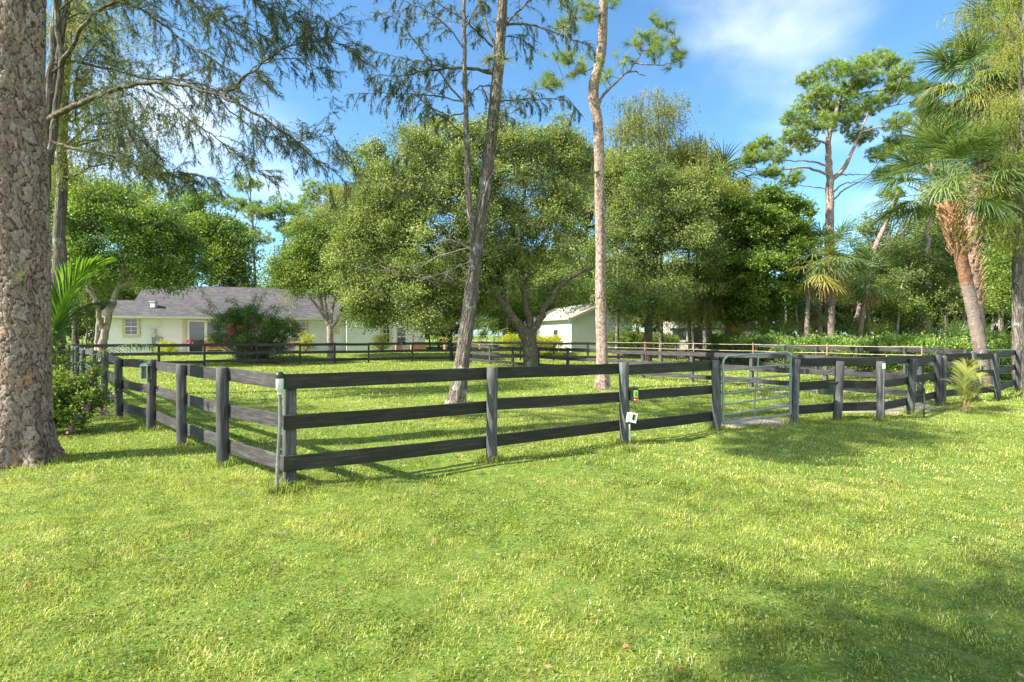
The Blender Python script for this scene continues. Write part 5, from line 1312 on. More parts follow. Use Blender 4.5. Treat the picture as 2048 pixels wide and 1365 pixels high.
# pine behind right
D0 = 38.0
t = tree('pine_tree', ((1660-1024)/F*D0, D0), 'tall round-crowned pine with spreading bare limbs against the sky at right')
br = MB(); cr = MB()
br.tube(bend(PP((1660, 735, D0), (1660, 600, D0), (1659, 470, D0), (1660, 380, D0), (1657, 290, D0), (1668, 240, D0), (1684, 190, D0), (1712, 150, D0)), 60, .02), np.interp(np.linspace(0, 1, 60), [0, .4, .6, 1], [.34, .3, .25, .05]), 14, noise=.04)
hub = []
for pl, r0, r1 in [(((1660, 362, D0), (1688, 337, D0-.3), (1706, 300, D0-.5), (1722, 265, D0-.7), (1735, 225, D0-1)), .17, .04), (((1660, 350, D0), (1612, 336, D0-.5), (1565, 340, D0-1), (1520, 352, D0-1.5)), .1, .03), (((1658, 335, D0), (1636, 325, D0), (1590, 322, D0+.5), (1545, 320, D0+1)), .08, .02), (((1658, 290, D0), (1640, 282, D0-.5), (1605, 278, D0-1), (1575, 300, D0-1.5)), .09, .03),
   (((1661, 392, D0), (1688, 368, D0), (1726, 365, D0)), .07, .02), (((1661, 406, D0), (1690, 380, D0+.5), (1740, 350, D0+1), (1765, 310, D0+1)), .07, .02), (((1668, 240, D0), (1640, 215, D0), (1615, 180, D0)), .07, .02), (((1722, 265, D0-.7), (1760, 255, D0-1), (1800, 258, D0-1)), .06, .02), (((1700, 190, D0), (1760, 180, D0+.5), (1805, 165, D0+.5)), .06, .02), (((1660, 352, D0), (1700, 350, D0), (1745, 350, D0)), .06, .02), (((1656, 380, D0), (1600, 372, D0), (1550, 378, D0)), .05, .02), (((1735, 225, D0-1), (1775, 215, D0-.5), (1820, 205, D0)), .05, .02)]:
    q = bend(PP(*pl), 14, .03); br.tube(q, np.linspace(r0, r1, 14), 8, cap=False, noise=.05); hub += list(q[3:])
hub = np.array(hub+PP((1684, 190, D0), (1712, 150, D0), (1668, 240, D0)))
for px, py, rr in ((1746, 121, 34), (1710, 139, 38), (1664, 143, 36), (1618, 160, 28), (1805, 143, 26), (1832, 176, 24), (1794, 170, 26), (1612, 209, 34), (1589, 236, 30), (1673, 200, 40), (1724, 215, 40), (1768, 195, 34), (1691, 240, 42), (1636, 249, 38), (1585, 271, 30), (1795, 245, 30), (1790, 285, 30), (1761, 308, 30), (1527, 289, 28), (1508, 318, 24), (1552, 311, 32), (1607, 289, 32), (1724, 271, 32), (1585, 359, 26), (1860, 225, 22), (1856, 262, 26), (1545, 345, 24), (1735, 160, 30), (1640, 185, 28), (1820, 300, 26), (1700, 175, 30), (1500, 300, 16), (1768, 345, 24), (1650, 225, 30), (1840, 205, 20), (1780, 125, 22)):
    c = P(px, py, D0+rng.normal(0, 1.2)); s_ = hub[np.argmin(np.linalg.norm(hub-c, axis=1))]; rad_ = rr*D0/F*.95
    pine_cloud(cr, br, s_, c, rad_, int(44+rad_**2*62), 30, .34, .024, .62, .1)
br.build('trunk', M['bark_pine_far'], t); cr.build('crown', M['pine_needle'], t)

# generic far pine, three shapes, copied
def far_pine(name, x, y, h, label, crowns, seed=0, lean=0.0, grp=None):
    t = tree(name, (x, y), label, 'tree', grp); br = MB(); cr = MB(); z0 = gz(x, y)
    st = bend([(x, y, z0-.2), (x+lean*.3, y, z0+h*.4), (x+lean, y, z0+h*.95)], 30, .05); br.tube(st, np.linspace(.26, .06, 30), 8, noise=.04)
    for (dx, dz, rr) in crowns:
        dy = rng.normal(0, .8); c = np.array([x+lean+dx, y+dy, z0+dz]); s_ = st[min(29, max(3, int((dz-1.0)/h*29)))]
        pine_cloud(cr, br, s_, c, rr, int(30+rr**2*34), 26, .4, .034, .5, .1)
    br.build('trunk', M['bark_pine_far'], t); cr.build('crown', M['pine_needle'], t); return t
def fp(px, py, D): q = P(px, py, D); return q[2]
D0 = 58.
x = (505-1024)/F*D0
far_pine('pine_tree', x+.4, D0, fp(505, 365, D0)-.5, 'tallest of the slim far pines with a flat-topped cap above the house roof', [(-.2, fp(505, 370, D0)-.5, 1.7), (-1.5, fp(0, 420, D0), 1.6), (1.2, fp(0, 440, D0), 1.7), (-1.0, fp(0, 470, D0), 1.9), (1.4, fp(0, 490, D0), 1.6), (-2.2, fp(0, 500, D0), 1.4), (.2, fp(0, 420, D0), 1.3)], lean=-.6)
x = (420-1024)/F*D0
far_pine('pine_tree', x, D0, fp(0, 395, D0)-.5, 'far pine with a domed crown left of the flat-capped pine', [(0, fp(0, 395, D0)-.5, 1.9), (-1.4, fp(0, 410, D0)-.5, 1.3), (1.4, fp(0, 440, D0)-.5, 1.3), (-.8, fp(0, 445, D0)-.5, 1.1)], lean=.2)
x = (565-1024)/F*D0
far_pine('pine_tree', x, D0, fp(0, 410, D0)-.5, 'far bushy pine right of the flat-capped pine', [(0, fp(0, 412, D0)-.5, 2.0), (-1.3, fp(0, 440, D0), 1.5), (1.6, fp(0, 432, D0), 1.5), (0, fp(0, 460, D0), 1.7), (1.6, fp(0, 480, D0), 1.2)], lean=.2)
x = (640-1024)/F*D0
far_pine('pine_tree', x, D0, fp(0, 385, D0)-.5, 'far pine partly covered by the big oak left edge', [(0, fp(0, 385, D0)-.5, 1.8), (1.6, fp(0, 395, D0), 1.5), (-1.3, fp(0, 410, D0), 1.4), (.6, fp(0, 440, D0), 1.4)], lean=.1)
x = (330-1024)/F*62
far_pine('pine_tree', x, 62, fp(0, 370, 62)-.5, 'far pine showing above the leafy trees at upper left', [(0, fp(0, 365, 62), 2.0), (-2, fp(0, 390, 62), 1.8), (1.8, fp(0, 400, 62), 1.8), (-3.5, fp(0, 400, 62), 1.6)], lean=.1)
x = (1850-1024)/F*42
far_pine('pine_tree', x, 42, fp(0, 280, 42), 'pine behind the palms at right with low tufted limbs', [(0, fp(0, 285, 42), 1.2), (-1.6, fp(0, 330, 42), 1.2), (.9, fp(0, 340, 42), 1.1), (-2.6, fp(0, 300, 42), 1.0), (-2.2, fp(0, 380, 42), 1.0)], lean=.5)

# weeping cypresses centre back
def weeper(name, x, y, h, label, env, K, ns=5, per=14, L=.14, W=.035, mat='cypress_leaf', r0=.14, group=None, hang=(.5, 1.4), bark='bark_cypress', shell=(.2, 1)):
    t = tree(name, (x, y), label, 'tree', group); m = MB(); z0 = gz(x, y); st = bend([(x, y, z0-.1), (x+rng.normal(0, .15), y, z0+h*.5), (x+rng.normal(0, .3), y, z0+h)], 24, .02)
    m.tube(st, np.linspace(r0, r0*.25, 24), 10, noise=.04); cr = MB(); c = weep_crown(cr, env, int(K*1.9), ns+2, per+4, L*1.1, W*1.35, hang, shell, .4)
    limb_to(m, st[3:], c, .03, keep=.12, upb=.25); m.build('trunk', M[bark], t); cr.build('crown', M[mat], t); return t
weeper('cypress_tree', (1322-1024)/F*37.5, 37.5, 19, 'tallest weeping cypress top above the oaks right of the slender pine', [E(1300, 230, 37.5, 60, 50), E(1350, 205, 37.5, 25, 25), E(1270, 265, 37.5, 50, 40), E(1330, 290, 37.5, 50, 50), E(1245, 240, 37.5, 30, 40)], 95, 6, 16, .12, .03)
weeper('cypress_tree', (1402-1024)/F*37.5, 37.4, 16, 'weeping cypress with a slightly leaning orange-brown trunk beside the trailer', [E(1400, 330, 37.5, 50, 45), E(1380, 290, 37.5, 35, 25), E(1440, 390, 37, 40, 40), E(1430, 560, 36.5, 35, 70)], 110, 6, 16, .12, .03)
weeper('cypress_tree', (1380-1024)/F*37.5, 37.5, 13, 'slim straight cypress trunk left of the leaning orange-brown trunk', [E(1390, 620, 36.5, 45, 30), E(1340, 610, 36, 40, 32), E(1360, 350, 38, 50, 40)], 70, 6, 14, .12, .03, r0=.13)
weeper('cypress_tree', (1296-1024)/F*37.8, 37.8, 12, 'cypress trunk just right of the slender pine beside the shed', [E(1290, 620, 37, 30, 30), E(1255, 330, 38, 50, 50)], 40, 6, 14, .12, .03, r0=.17)
weeper('cypress_tree', (1452-1024)/F*39, 39, 5, 'low bushy weeping cypress with a short dark trunk in front of the trailer', [E(1440, 600, 38.5, 50, 40), E(1480, 620, 38.5, 40, 30), E(1410, 590, 38.5, 30, 40)], 80, 6, 16, .12, .03, r0=.25)
weeper('cypress_tree', (934-1024)/F*30.5, 30.5, 11, 'soft olive cypress foliage mixed into the left side of the big oak', [E(720, 400, 29, 60, 30), E(780, 400, 29, 60, 40), E(690, 385, 29, 30, 15), E(850, 360, 28, 50, 30)], 120, 6, 16, .1, .025, r0=.0801)

# sabal palms -----------------------------------------------------------------------
def sabal(x, y, crown, R, label, trunkpts=None, r0=.19, nf=30, pet=.9, nd=5, bootn=60, nseg=34, w=.04, boots_from=.7, group='fan palms', mat='palm_leaf', elev=(-.75, 1.35), tipdrop=.6, deadR=1.0, upper=0, name='fan_palm', bark='bark_palm'):
    z0 = gz(x, y); t = tree(name, (x, y), label, 'palm tree', group)
    crown = np.asarray(crown, float)
    if trunkpts is None: trunkpts = [(x, y, z0-.1), ((x*2+crown[0])/3, (y*2+crown[1])/3, z0+(crown[2]-z0)*.4), tuple(crown)]
    q = bend(np.array(trunkpts, float), 80, .004); rr = r0*(1+.12*np.exp(-np.linspace(0, 8, 80)))*(1+.03*np.sin(np.arange(80)*1.9))
    rr = rr*np.linspace(1.05, .85, 80)
    ku = int(80*upper) if upper else 79
    m = MB(); m.tube(q[:ku+1], rr[:ku+1], 22, noise=.03); m.build('trunk', M[bark], t)
    if upper: m = MB(); m.tube(q[ku:], rr[ku:]*1.03, 22, noise=.03); m.build('upper_trunk', M['bark_rust'], t)
    if bootn:
        m = MB(); k0 = int(80*boots_from); boots(m, q[k0:78], r0*1.3, bootn, .3*r0/.19); m.build('leaf_bases', M['palm_boot'], t)
    cr = MB(); dd = MB() if nd else None
    sabal_crown(cr, dd, crown, R, nf, pet, elev, nd, w, rng.uniform(0, 6), nseg, tipdrop)
    cr.build('crown', M[mat], t)
    if nd: dd.build('dead_fronds', M['palm_dead'], t)
    return t
D0 = 19.0
sabal((1966-1024)/F*D0, D0, P(1891, 392, D0-.3), 1.4, 'leaning fan palm with a shaggy brown collar of leaf bases near the right fence corner', PP((1971, 778, D0), (1963, 715, D0), (1950, 640, D0), (1932, 560, D0-.1), (1918, 500, D0-.2), (1904, 460, D0-.3), (1892, 405, D0-.3)), .2, 34, 1.35, 0, 190, 56, .036, .70, tipdrop=1.0, elev=(-.22, 1.4), upper=.56)
D0 = 23.0
sabal((1958-1024)/F*D0, D0, P(1962, 190, D0), 1.7, 'taller fan palm with hanging dead fronds and a boot covered trunk behind the leaning one', PP((1962, 745, D0), (1955, 640, D0), (1945, 540, D0), (1943, 480, D0), (1955, 380, D0), (1985, 235, D0)), .24, 40, 1.4, 22, 230, 50, .05, .25, tipdrop=1.1, mat='palm_leaf')
dfm = MB(); t2 = [o for o in bpy.data.objects if o.get('label', '').startswith('taller fan palm')][0]
for k in range(20):
    az = rng.uniform(pi*.72, pi*1.5); el = rng.uniform(-.95, -.15); c2 = P(1955, 200, D0)
    fan_frond(dfm, c2, np.array([cos(az)*cos(el), sin(az)*cos(el), sin(el)]), rng.uniform(.7, 1.25), 1.45, 34, .8, .035, 1.7, 1.3)
dfm.build('dead_fronds', M['palm_dead'], t2)
dfm = MB()
for k in range(12):
    az = rng.uniform(pi*.8, pi*1.45); el = rng.uniform(-.5, .2); c2 = P(1955, 190, D0)
    fan_frond(dfm, c2, np.array([cos(az)*cos(el), sin(az)*cos(el), sin(el)]), rng.uniform(1.0, 1.5), 1.5, 40, .8, .04, 1.9, 1.3)
dfm.build('yellowing_fronds', M['palm_yellow'], t2)
D0 = 25
m_ = sabal((2046-1024)/F*D0, D0, P(2015, 90, D0), 1.7, 'highest fan palm head at the right edge of the view', None, .2, 34, 1.3, 5, 0, 34, .07)
D0 = 34.0
sabal((1612-1024)/F*D0, D0, P(1640, 540, D0), 1.35, 'fan palm with an orange-brown trunk left of the twin palms by the hedge', PP((1614, 712, D0), (1614, 650, D0), (1616, 600, D0), (1624, 560, D0)), .14, 28, 1.0, 5, 20, 22, .06, mat='palm_yellow')
sabal((1662-1024)/F*D0, D0, P(1664, 505, D0), 1.5, 'fan palm with yellowing fronds and a dark trunk beside the hedge', PP((1664, 712, D0), (1662, 650, D0), (1662, 580, D0), (1664, 510, D0)), .19, 32, 1.1, 7, 20, 22, .06)
D0 = 38
sabal((1460-1024)/F*D0, D0, P(1448, 375, D0), 1.9, 'fan palm head rising above the oaks with brown hanging fronds', None, .2, 24, 1.1, 8, 0, 24, .08, tipdrop=.7)
sabal((1640-1024)/F*36, 36, P(1636, 610, 36), .9, 'short fan palm with a skirt of dead fronds between the two palm trunks', None, .22, 12, .7, 9, 0, 18, .06)
sabal((1722-1024)/F*36, 36, P(1740, 560, 36), 1.3, 'slim dark-trunked fan palm right of the yellowing palm', PP((1716, 705, 36), (1722, 650, 36), (1735, 570, 36)), .16, 18, .9, 3, 0, 20, .06)
# low fan palms in the understorey
def low_fan(x, y, label, R=.8, nf=13, h=.4, mat='palm_leaf', pet=.9, group='low fan palms in the understorey'):
    z0 = gz(x, y); t = tree('low_fan_palm', (x, y), label, 'palm', group)
    m = MB(); m.tube([(x, y, z0-.05), (x, y, z0+h)], .14, 10, noise=.05); m.build('trunk', M['palm_boot'], t)
    cr = MB(); sabal_crown(cr, None, (x, y, z0+h), R, nf, pet, (.15, 1.4), 0, .06, rng.uniform(0, 6), 20, .3); cr.build('crown', M[mat], t); return t
lowf = low_fan((1545-1024)/F*35, 35, 'large low fan palm with upright fronds in front of the dense green tree', 1.1, 15, .8, 'palm_leaf', 1.4)
low2 = low_fan((1500-1024)/F*35.5, 35.5, 'yellowish low fan palm at the right end of the trailer', .9, 11, .6, 'palm_yellow', 1.3)
k = 0
for (px, D_, s_) in ((1690, 37, 1.0), (1760, 38, 1.0), (1800, 42, 1.0), (1850, 40, .85), (1905, 36, .9), (1590, 39, 1.1), (1985, 32, .8), (2030, 29, .7), (1730, 44, 1.2), (1880, 46, 1.1), (1940, 40, 1.0), (890, 46, 1.0), (960, 45, 1.0)):
    x = (px-1024)/F*D_; copy_tree(lowf if k % 2 == 0 else low2, None, (x, D_, gz(x, D_)), rng.uniform(0, 6), s_, 'low fan palm among the shaded undergrowth behind the fences'); k += 1

# cypress at right edge with yellow-green weeping sprays
D0 = 18.4
t = tree('cypress_tree', G(2043, 781), 'yellow green weeping cypress at the right edge of the lawn')
m = MB(); st = bend(PP((2046, 786, D0), (2038, 740, D0), (2036, 640, D0), (2036, 500, D0), (2040, 400, D0), (2045, 250, D0), (2050, 100, D0), (2055, -60, D0)), 60, .006); m.tube(st, np.interp(np.linspace(0, 1, 60), [0, .06, 1], [.24, .17, .10]), 18, noise=.03)
lf = MB(); 
for pl in (((2040, 400, D0), (2000, 378, D0-.4), (1970, 375, D0-.7), (1945, 385, D0-.9)), ((2040, 440, D0), (2010, 432, D0-.6), (1975, 445, D0-.9), (1950, 462, D0-1.1)), ((2044, 300, D0), (2010, 235, D0-.5), (1975, 230, D0-.8), (1955, 260, D0-1)), ((2048, 120, D0), (2010, 60, D0+.3), (1975, 35, D0+.5), (1930, 22, D0+.6), (1885, 30, D0+.8)), ((2046, 150, D0), (2020, 60, D0), (1960, 10, D0), (1930, 0, D0)), ((2048, 180, D0), (2035, 90, D0-.6), (2000, 100, D0-.8), (1975, 130, D0-1)), ((2048, 60, D0), (2020, 10, D0+.5), (1990, -20, D0+.8)), ((2044, 330, D0), (2025, 300, D0-.9), (2005, 320, D0-1.2)), ((2040, 480, D0), (2020, 470, D0-.6), (2005, 480, D0-.8)), ((2048, 90, D0), (1990, 60, D0+1), (1935, 60, D0+1.2), (1905, 85, D0+1.3)), ((2044, 240, D0), (2020, 190, D0-.8), (1995, 200, D0-1)), ((2044, 340, D0), (2100, 330, D0-.5), (2150, 340, D0-.6)), ((2040, 430, D0), (2090, 410, D0-.5), (2130, 430, D0-.6))):
    q = bend(PP(*pl), 14, .01); m.tube(q, np.linspace(.035, .01, 14), 6, cap=False)
    for k in range(120):
        i = rng.integers(3, 14); p0 = q[i-1]+rng.normal(size=3)*np.array([.22, .28, .08]); hl = rng.uniform(.25, .6); n_ = 34; tt = rng.random(n_)
        sw = rng.normal(size=3)*np.array([.25, .25, 0])
        leaves(lf, p0+np.stack([tt*hl*sw[0], tt*hl*sw[1], -tt*hl], 1), rdir(n_)*.55+np.array([0, 0, -.8]), .07, .014, np.clip(rng.normal(.45, .15)+rng.normal(0, .15, n_), 0, 1))
m.build('trunk', M['bark_cypress'], t); lf.build('crown', M['cypress_yellow'], t)

# right mid oaks
broad('oak_tree', ((1835-1024)/F*43, 43.), 'rounded mid-green oak with dark trunks behind the hedge at right', [E(1800, 545, 43, 85, 60), E(1850, 520, 44, 60, 50), E(1770, 590, 42, 50, 35), E(1870, 590, 43, 50, 40), E(1740, 560, 43, 40, 45), E(1820, 600, 43, 80, 25)], 520, 110, .15, .09, .75, 'oak_leaf_far', 'bark_oak',
      [PP((1837, 712, 43), (1836, 660, 43), (1832, 610, 43), (1825, 560, 43)), PP((1808, 712, 43), (1806, 660, 43), (1795, 610, 43)), PP((1868, 712, 43), (1872, 660, 43), (1880, 610, 43))], .3, .4)
broad('oak_tree', (41, 40.), 'oak foliage behind the yellow green cypress at the right edge', [E(2020, 560, 38, 55, 60), E(2070, 500, 38, 60, 80), E(1990, 600, 38, 35, 30), E(2010, 480, 40, 60, 50)], 360, 110, .15, .09, .8, 'oak_leaf_far', 'bark_oak', r0=.25)
broad('oak_tree', (34, 46.), 'oak crown seen between the palms at right', [E(1960, 430, 46, 70, 80), E(1900, 480, 46, 50, 50), E(2000, 350, 46, 70, 70)], 330, 90, .19, .11, .9, 'oak_leaf_far', 'bark_oak', r0=.25)
# leaning bare pine trunk at right
m = MB(); m.tube(bend(PP((1700, 712, 44), (1725, 590, 44), (1745, 510, 44), (1775, 440, 44), (1800, 380, 44)), 30, .03), np.linspace(.28, .14, 30), 10, noise=.04)
br_ = MB()
for k in range(14):
    q = P(1775+rng.normal(0, 20), 430+rng.normal(0, 30), 44); br_.tube(bend([P(1770, 450, 44), q+[0, 0, .3], q+rng.normal(size=3)], 8, .05), np.linspace(.05, .01, 8), 4, cap=False)
t = tree('pine_snag', P(1700, 712, 44)[:2], 'leaning pale pine trunk behind the leaning fan palm fronds', 'tree'); m.build('trunk', M['bark_pine_far'], t); br_.build('branch', M['twig'], t)

# filling crowns behind: continuous mass between and beside the named trees
broad('oak_tree', ((1190-1024)/F*44, 44.5), 'olive oak crown filling the gap between the central oak and the slender pine', [E(1190, 420, 44, 95, 120), E(1130, 350, 45, 70, 70), E(1230, 520, 44, 70, 80), E(1140, 540, 44, 80, 70)], 420, 100, .17, .1, .9, 'oak_leaf_far', 'bark_oak', r0=.3)
broad('oak_tree', ((700-1024)/F*46, 46.), 'olive oak crown rising left of the central oak behind the house wing', [E(690, 440, 46, 70, 70), E(760, 400, 46, 70, 70), E(640, 500, 46, 60, 60), E(720, 540, 46, 90, 60)], 380, 100, .17, .1, .9, 'oak_leaf_far', 'bark_oak', r0=.3)
broad('oak_tree', ((1420-1024)/F*46, 46.), 'tall olive crown behind the fan palm head above the oaks', [E(1400, 380, 46, 90, 80), E(1450, 470, 46, 80, 90), E(1330, 360, 46, 60, 60)], 340, 100, .17, .1, .9, 'oak_leaf_far', 'bark_oak', r0=.3)
broad('oak_tree', ((1760-1024)/F*54, 54.), 'pale leafy crown behind the bare leaning pine trunk at right', [E(1760, 560, 54, 90, 60), E(1690, 590, 54, 60, 50), E(1840, 480, 54, 60, 70), E(1740, 480, 54, 35, 40)], 280, 100, .2, .12, 1.0, 'oak_leaf_far', 'bark_oak', r0=.3)
broad('oak_tree', ((1950-1024)/F*52, 52.), 'leafy crown filling behind the tall palm heads at the right edge', [E(1950, 360, 52, 80, 120), E(2040, 300, 52, 80, 150), E(1900, 430, 52, 60, 70)], 420, 90, .2, .12, 1.0, 'oak_leaf_far', 'bark_oak', r0=.3)
broad('spreading_tree', ((150-1024)/F*52, 52.), 'tall leafy tree behind the spreading tree at upper left', [E(150, 400, 52, 110, 50), E(260, 430, 52, 100, 50), E(60, 380, 52, 80, 80)], 330, 90, .2, .12, 1.0, 'light_leaf', 'bark_oak', r0=.3)

broad('spreading_tree', ((900-1024)/F*50, 50.), 'low leafy tree closing the gap between the house wing and the central oak', [E(890, 630, 50, 60, 45), E(960, 620, 50, 60, 50), E(930, 570, 50, 80, 40), E(860, 660, 49, 30, 25)], 260, 100, .16, .09, .8, 'oak_leaf_far', 'bark_oak', r0=.2)
broad('spreading_tree', ((1010-1024)/F*52, 52.), 'dense green tree behind the left end of the white shed', [E(1010, 630, 52, 60, 45), E(1090, 590, 54, 90, 40), E(1170, 590, 56, 70, 40)], 280, 100, .17, .1, .8, 'broad_leaf', 'bark_oak', r0=.2)

weeper('cypress_tree', (1236-1024)/F*40, 40.5, 15, 'yellow olive weeping crown just right of the slender pine above the oaks', [E(1215, 340, 37, 50, 35), E(1260, 320, 37, 45, 35), E(1240, 400, 36, 50, 30), E(1150, 360, 37, 30, 25)], 75, 6, 16, .12, .03, 'cypress_yellow')
weeper('cypress_tree', (1476-1024)/F*39.5, 39.6, 14, 'yellow olive weeping crown around the fan palm head above the dense green tree', [E(1430, 370, 36, 50, 30), E(1480, 390, 36, 45, 30), E(1380, 350, 36, 45, 25), E(1350, 430, 35, 40, 25)], 75, 6, 16, .12, .03, 'cypress_yellow')
broad('spreading_tree', ((1780-1024)/F*39.5, 39.6), 'low light green leafy tree behind the hedge right of the slim fan palm', [E(1780, 610, 39.5, 45, 32), E(1740, 590, 39.5, 35, 30), E(1825, 630, 39.5, 40, 25)], 110, 100, .13, .08, .7, 'light_leaf', 'bark_oak', r0=.12)
broad('spreading_tree', ((2000-1024)/F*33, 33.), 'low leafy tree between the leaning palm trunk and the right edge cypress', [E(2000, 600, 33, 40, 45), E(2040, 560, 33, 50, 60), E(1990, 530, 34, 30, 40)], 160, 100, .12, .075, .6, 'light_leaf', 'bark_oak', r0=.12)
# background copies: closing the woods ---------------------------------------------
proto = []
def wood_proto(x, y, h, label, mat, seed):
    env = [(x, y, h*.62, h*.26, h*.26, h*.26), (x+h*.12, y, h*.8, h*.17, h*.17, h*.16), (x-h*.14, y+.4, h*.72, h*.16, h*.16, h*.16), (x+.3, y, h*.42, h*.22, h*.22, h*.14), (x-h*.1, y-h*.1, h*.5, h*.17, h*.17, h*.15)]
    return broad('woodland_tree', (x, y), label, env, 260, 80, .32, .19, h*.085, mat, 'bark_oak', [[(x, y, -.2), (x+.2, y, h*.3), (x, y, h*.75)], [(x, y, h*.25), (x+h*.1, y, h*.45), (x+h*.15, y, h*.65)]], .26, .3, 'tree', 'woodland trees closing the view behind the property', rb=.1)
PL = 'woodland tree standing in the dense belt of trees far behind the fences'
pr_ = [wood_proto(-30, 78, 15, PL, 'oak_leaf_far', 1), wood_proto(2, 70, 14, PL, 'broad_leaf', 2), wood_proto(30, 74, 13.5, PL, 'oak_leaf_far', 3)]
for o in pr_: o['label'] = PL
k = 0
spots = []
for row, (D_, jit) in enumerate(((58, 3), (70, 4), (86, 5))):
    for px in range(-260, 2380, 105 if row else 120):
        x = (px+rng.uniform(-30, 30)-1024)/F*D_; y = D_+rng.uniform(-jit, jit)
        if row == 0 and (360 < px < 660): continue
        spots.append((x, y, row, px))
for x, y, row, px in spots:
    left = px < 680
    top = 520 if left else (470 if px < 1480 else (560 if px < 1800 else 450))
    if 360 < px < 660: top = 560
    if 1480 < px < 1800: top = 560
    hz = (CZ+(H-top)*y/F)*rng.uniform(.8, 1.0)
    copy_tree(pr_[k % 3], None, (x, y, gz(x, y)), rng.uniform(0, 6.28), (hz/15*rng.uniform(.95, 1.25), hz/15*rng.uniform(.95, 1.25), hz/15)); k += 1
# thin trunks in the shaded belt, right
def thin_tree(x, y, h, label, lean, mat='bark_cypress', r=.11):
    t = tree('thin_tree', (x, y), label, 'tree', 'thin understorey trees behind the hedge'); m = MB(); z0 = gz(x, y)
    q = bend([(x, y, z0-.1), (x+lean*.4, y, z0+h*.5), (x+lean, y, z0+h)], 20, .03); m.tube(q, np.linspace(r, r*.5, 20), 8, noise=.04)
    cr = MB(); env = [(x+lean, y, z0+h, 1.3, 1.3, 1.0), (x+lean*.8, y, z0+h*.8, 1.0, 1.0, .8)]; c = leaf_crown(cr, env, 26, 60, .14, .08, .55); limb_to(m, q[8:], c, .03, keep=.8)
    m.build('trunk', M[mat], t); cr.build('crown', M['oak_leaf_far'], t); return t
TL = 'thin tree trunk in the shaded undergrowth behind the long hedge'
th = [thin_tree(22, 41, 5.5, TL, .4), thin_tree(27, 45, 6, TL, -.5, 'bark_smooth')]
for k, (px, D_) in enumerate(((1700, 46), (1745, 40), (1770, 48), (1790, 39), (1815, 50), (1855, 46), (1890, 41), (1925, 44), (1980, 38), (2005, 42), (1570, 45), (1600, 50), (1650, 47), (130, 48), (150, 42), (172, 52), (110, 46), (880, 52), (860, 56), (1010, 50), (1100, 55), (1130, 60))):
    x = (px-1024)/F*D_; copy_tree(th[k % 2], None, (x, D_, gz(x, D_)), rng.uniform(0, 6), rng.uniform(.85, 1.25), TL if px > 1200 else 'thin tree trunk in the shade of the trees around the house')

# hedges and shrubs -------------------------------------------------------------------
def hedge(name, a, b, wd, h, label, mat, K, nl=60, L=.13, W=.06, cat='hedge'):
    a = np.array(a, float); b = np.array(b, float); Lg = np.linalg.norm(b-a); t_ = unit(b-a); nr = np.array([-t_[1], t_[0]])
    t = tree(name, a, label, cat); cr = MB(); m = MB()
    s = rng.uniform(0, Lg, K); u = rng.uniform(-1, 1, K); hh = h*(1+.07*np.sin(s*1.3)+.05*np.sin(s*3.1)); z = rng.uniform(.05, 1, K)**.6*hh
    edge = rng.random(K) < .6
    u = np.where(edge & (z < hh*.85), np.sign(u)*rng.uniform(.8, 1, K), u); z = np.where(~edge, hh*rng.uniform(.75, 1.02, K), z)
    xy = a+t_*s[:, None]+nr*(u*wd/2)[:, None]; c = np.column_stack([xy, z+ground_z(xy[:, 0], xy[:, 1])])
    n = K*nl; off = rng.normal(size=(n, 3))*.17; base = np.repeat(rng.normal(.45, .15, K), nl)
    d = unit(rdir(n)+unit(off)*.5+np.array([0, 0, .5])); leaves(cr, np.repeat(c, nl, 0)+off, d, L*rng.uniform(.7, 1.3, n), W*rng.uniform(.8, 1.2, n), np.clip(base+rng.normal(0, .2, n), 0, 1))
    for k in range(int(Lg/.7)):
        p = a+t_*(k*.7+rng.uniform(0, .4)); g0 = gz(*p)
        for _ in range(3): m.tube(bend([(p[0], p[1], g0-.05), (p[0]+rng.normal(0, .15), p[1]+rng.normal(0, .15), g0+h*.5), (p[0]+rng.normal(0, .3), p[1]+rng.normal(0, .3), g0+h*.9)], 6, .02), np.linspace(.02, .006, 6), 4, cap=False)
    m.build('stem', M['twig'], t); cr.build('foliage', M[mat], t); return t
hedge('hedge', (14.6, 38.5), (16.8, 19.6), 1.5, 1.42, 'long glossy leafy hedge along the right behind the grey rails', 'hedge_leaf', 1500, 70)
hedge('hedge', (12.8, 41.8), (7.6, 42.2), 1.2, 1.5, 'dark clipped hedge in front of the trailer', 'broad_leaf', 260, 60)
hedge('hedge', (17.6, 21.0), (24.5, 22.5), 1.6, 1.5, 'loose green hedge behind the leaning palm at the right edge', 'broad_leaf', 380, 70)
hedge('hedge', (P(1003, 690, 41.2)[0], 41.2), (P(1120, 690, 41.9)[0], 41.9), 1.1, 1.25, 'yellow green clipped hedge in front of the white shed', 'yellow_shrub', 330, 60, .09, .05)
hedge('hedge', (-52, 60), (30, 62), 3.0, 6.0, 'dark scrub line under the woodland trees behind the house', 'oak_leaf_far', 1900, 60, .36, .21)
hedge('hedge', (16, 54), (62, 47), 3.0, 6.2, 'dark scrub under the trees beyond the long hedge', 'oak_leaf_far', 1500, 60, .34, .2)
hedge('hedge', (-60, 47), (-31, 49), 2.5, 4.0, 'scrub beyond the left end of the house', 'oak_leaf_far', 300, 60, .26, .15)

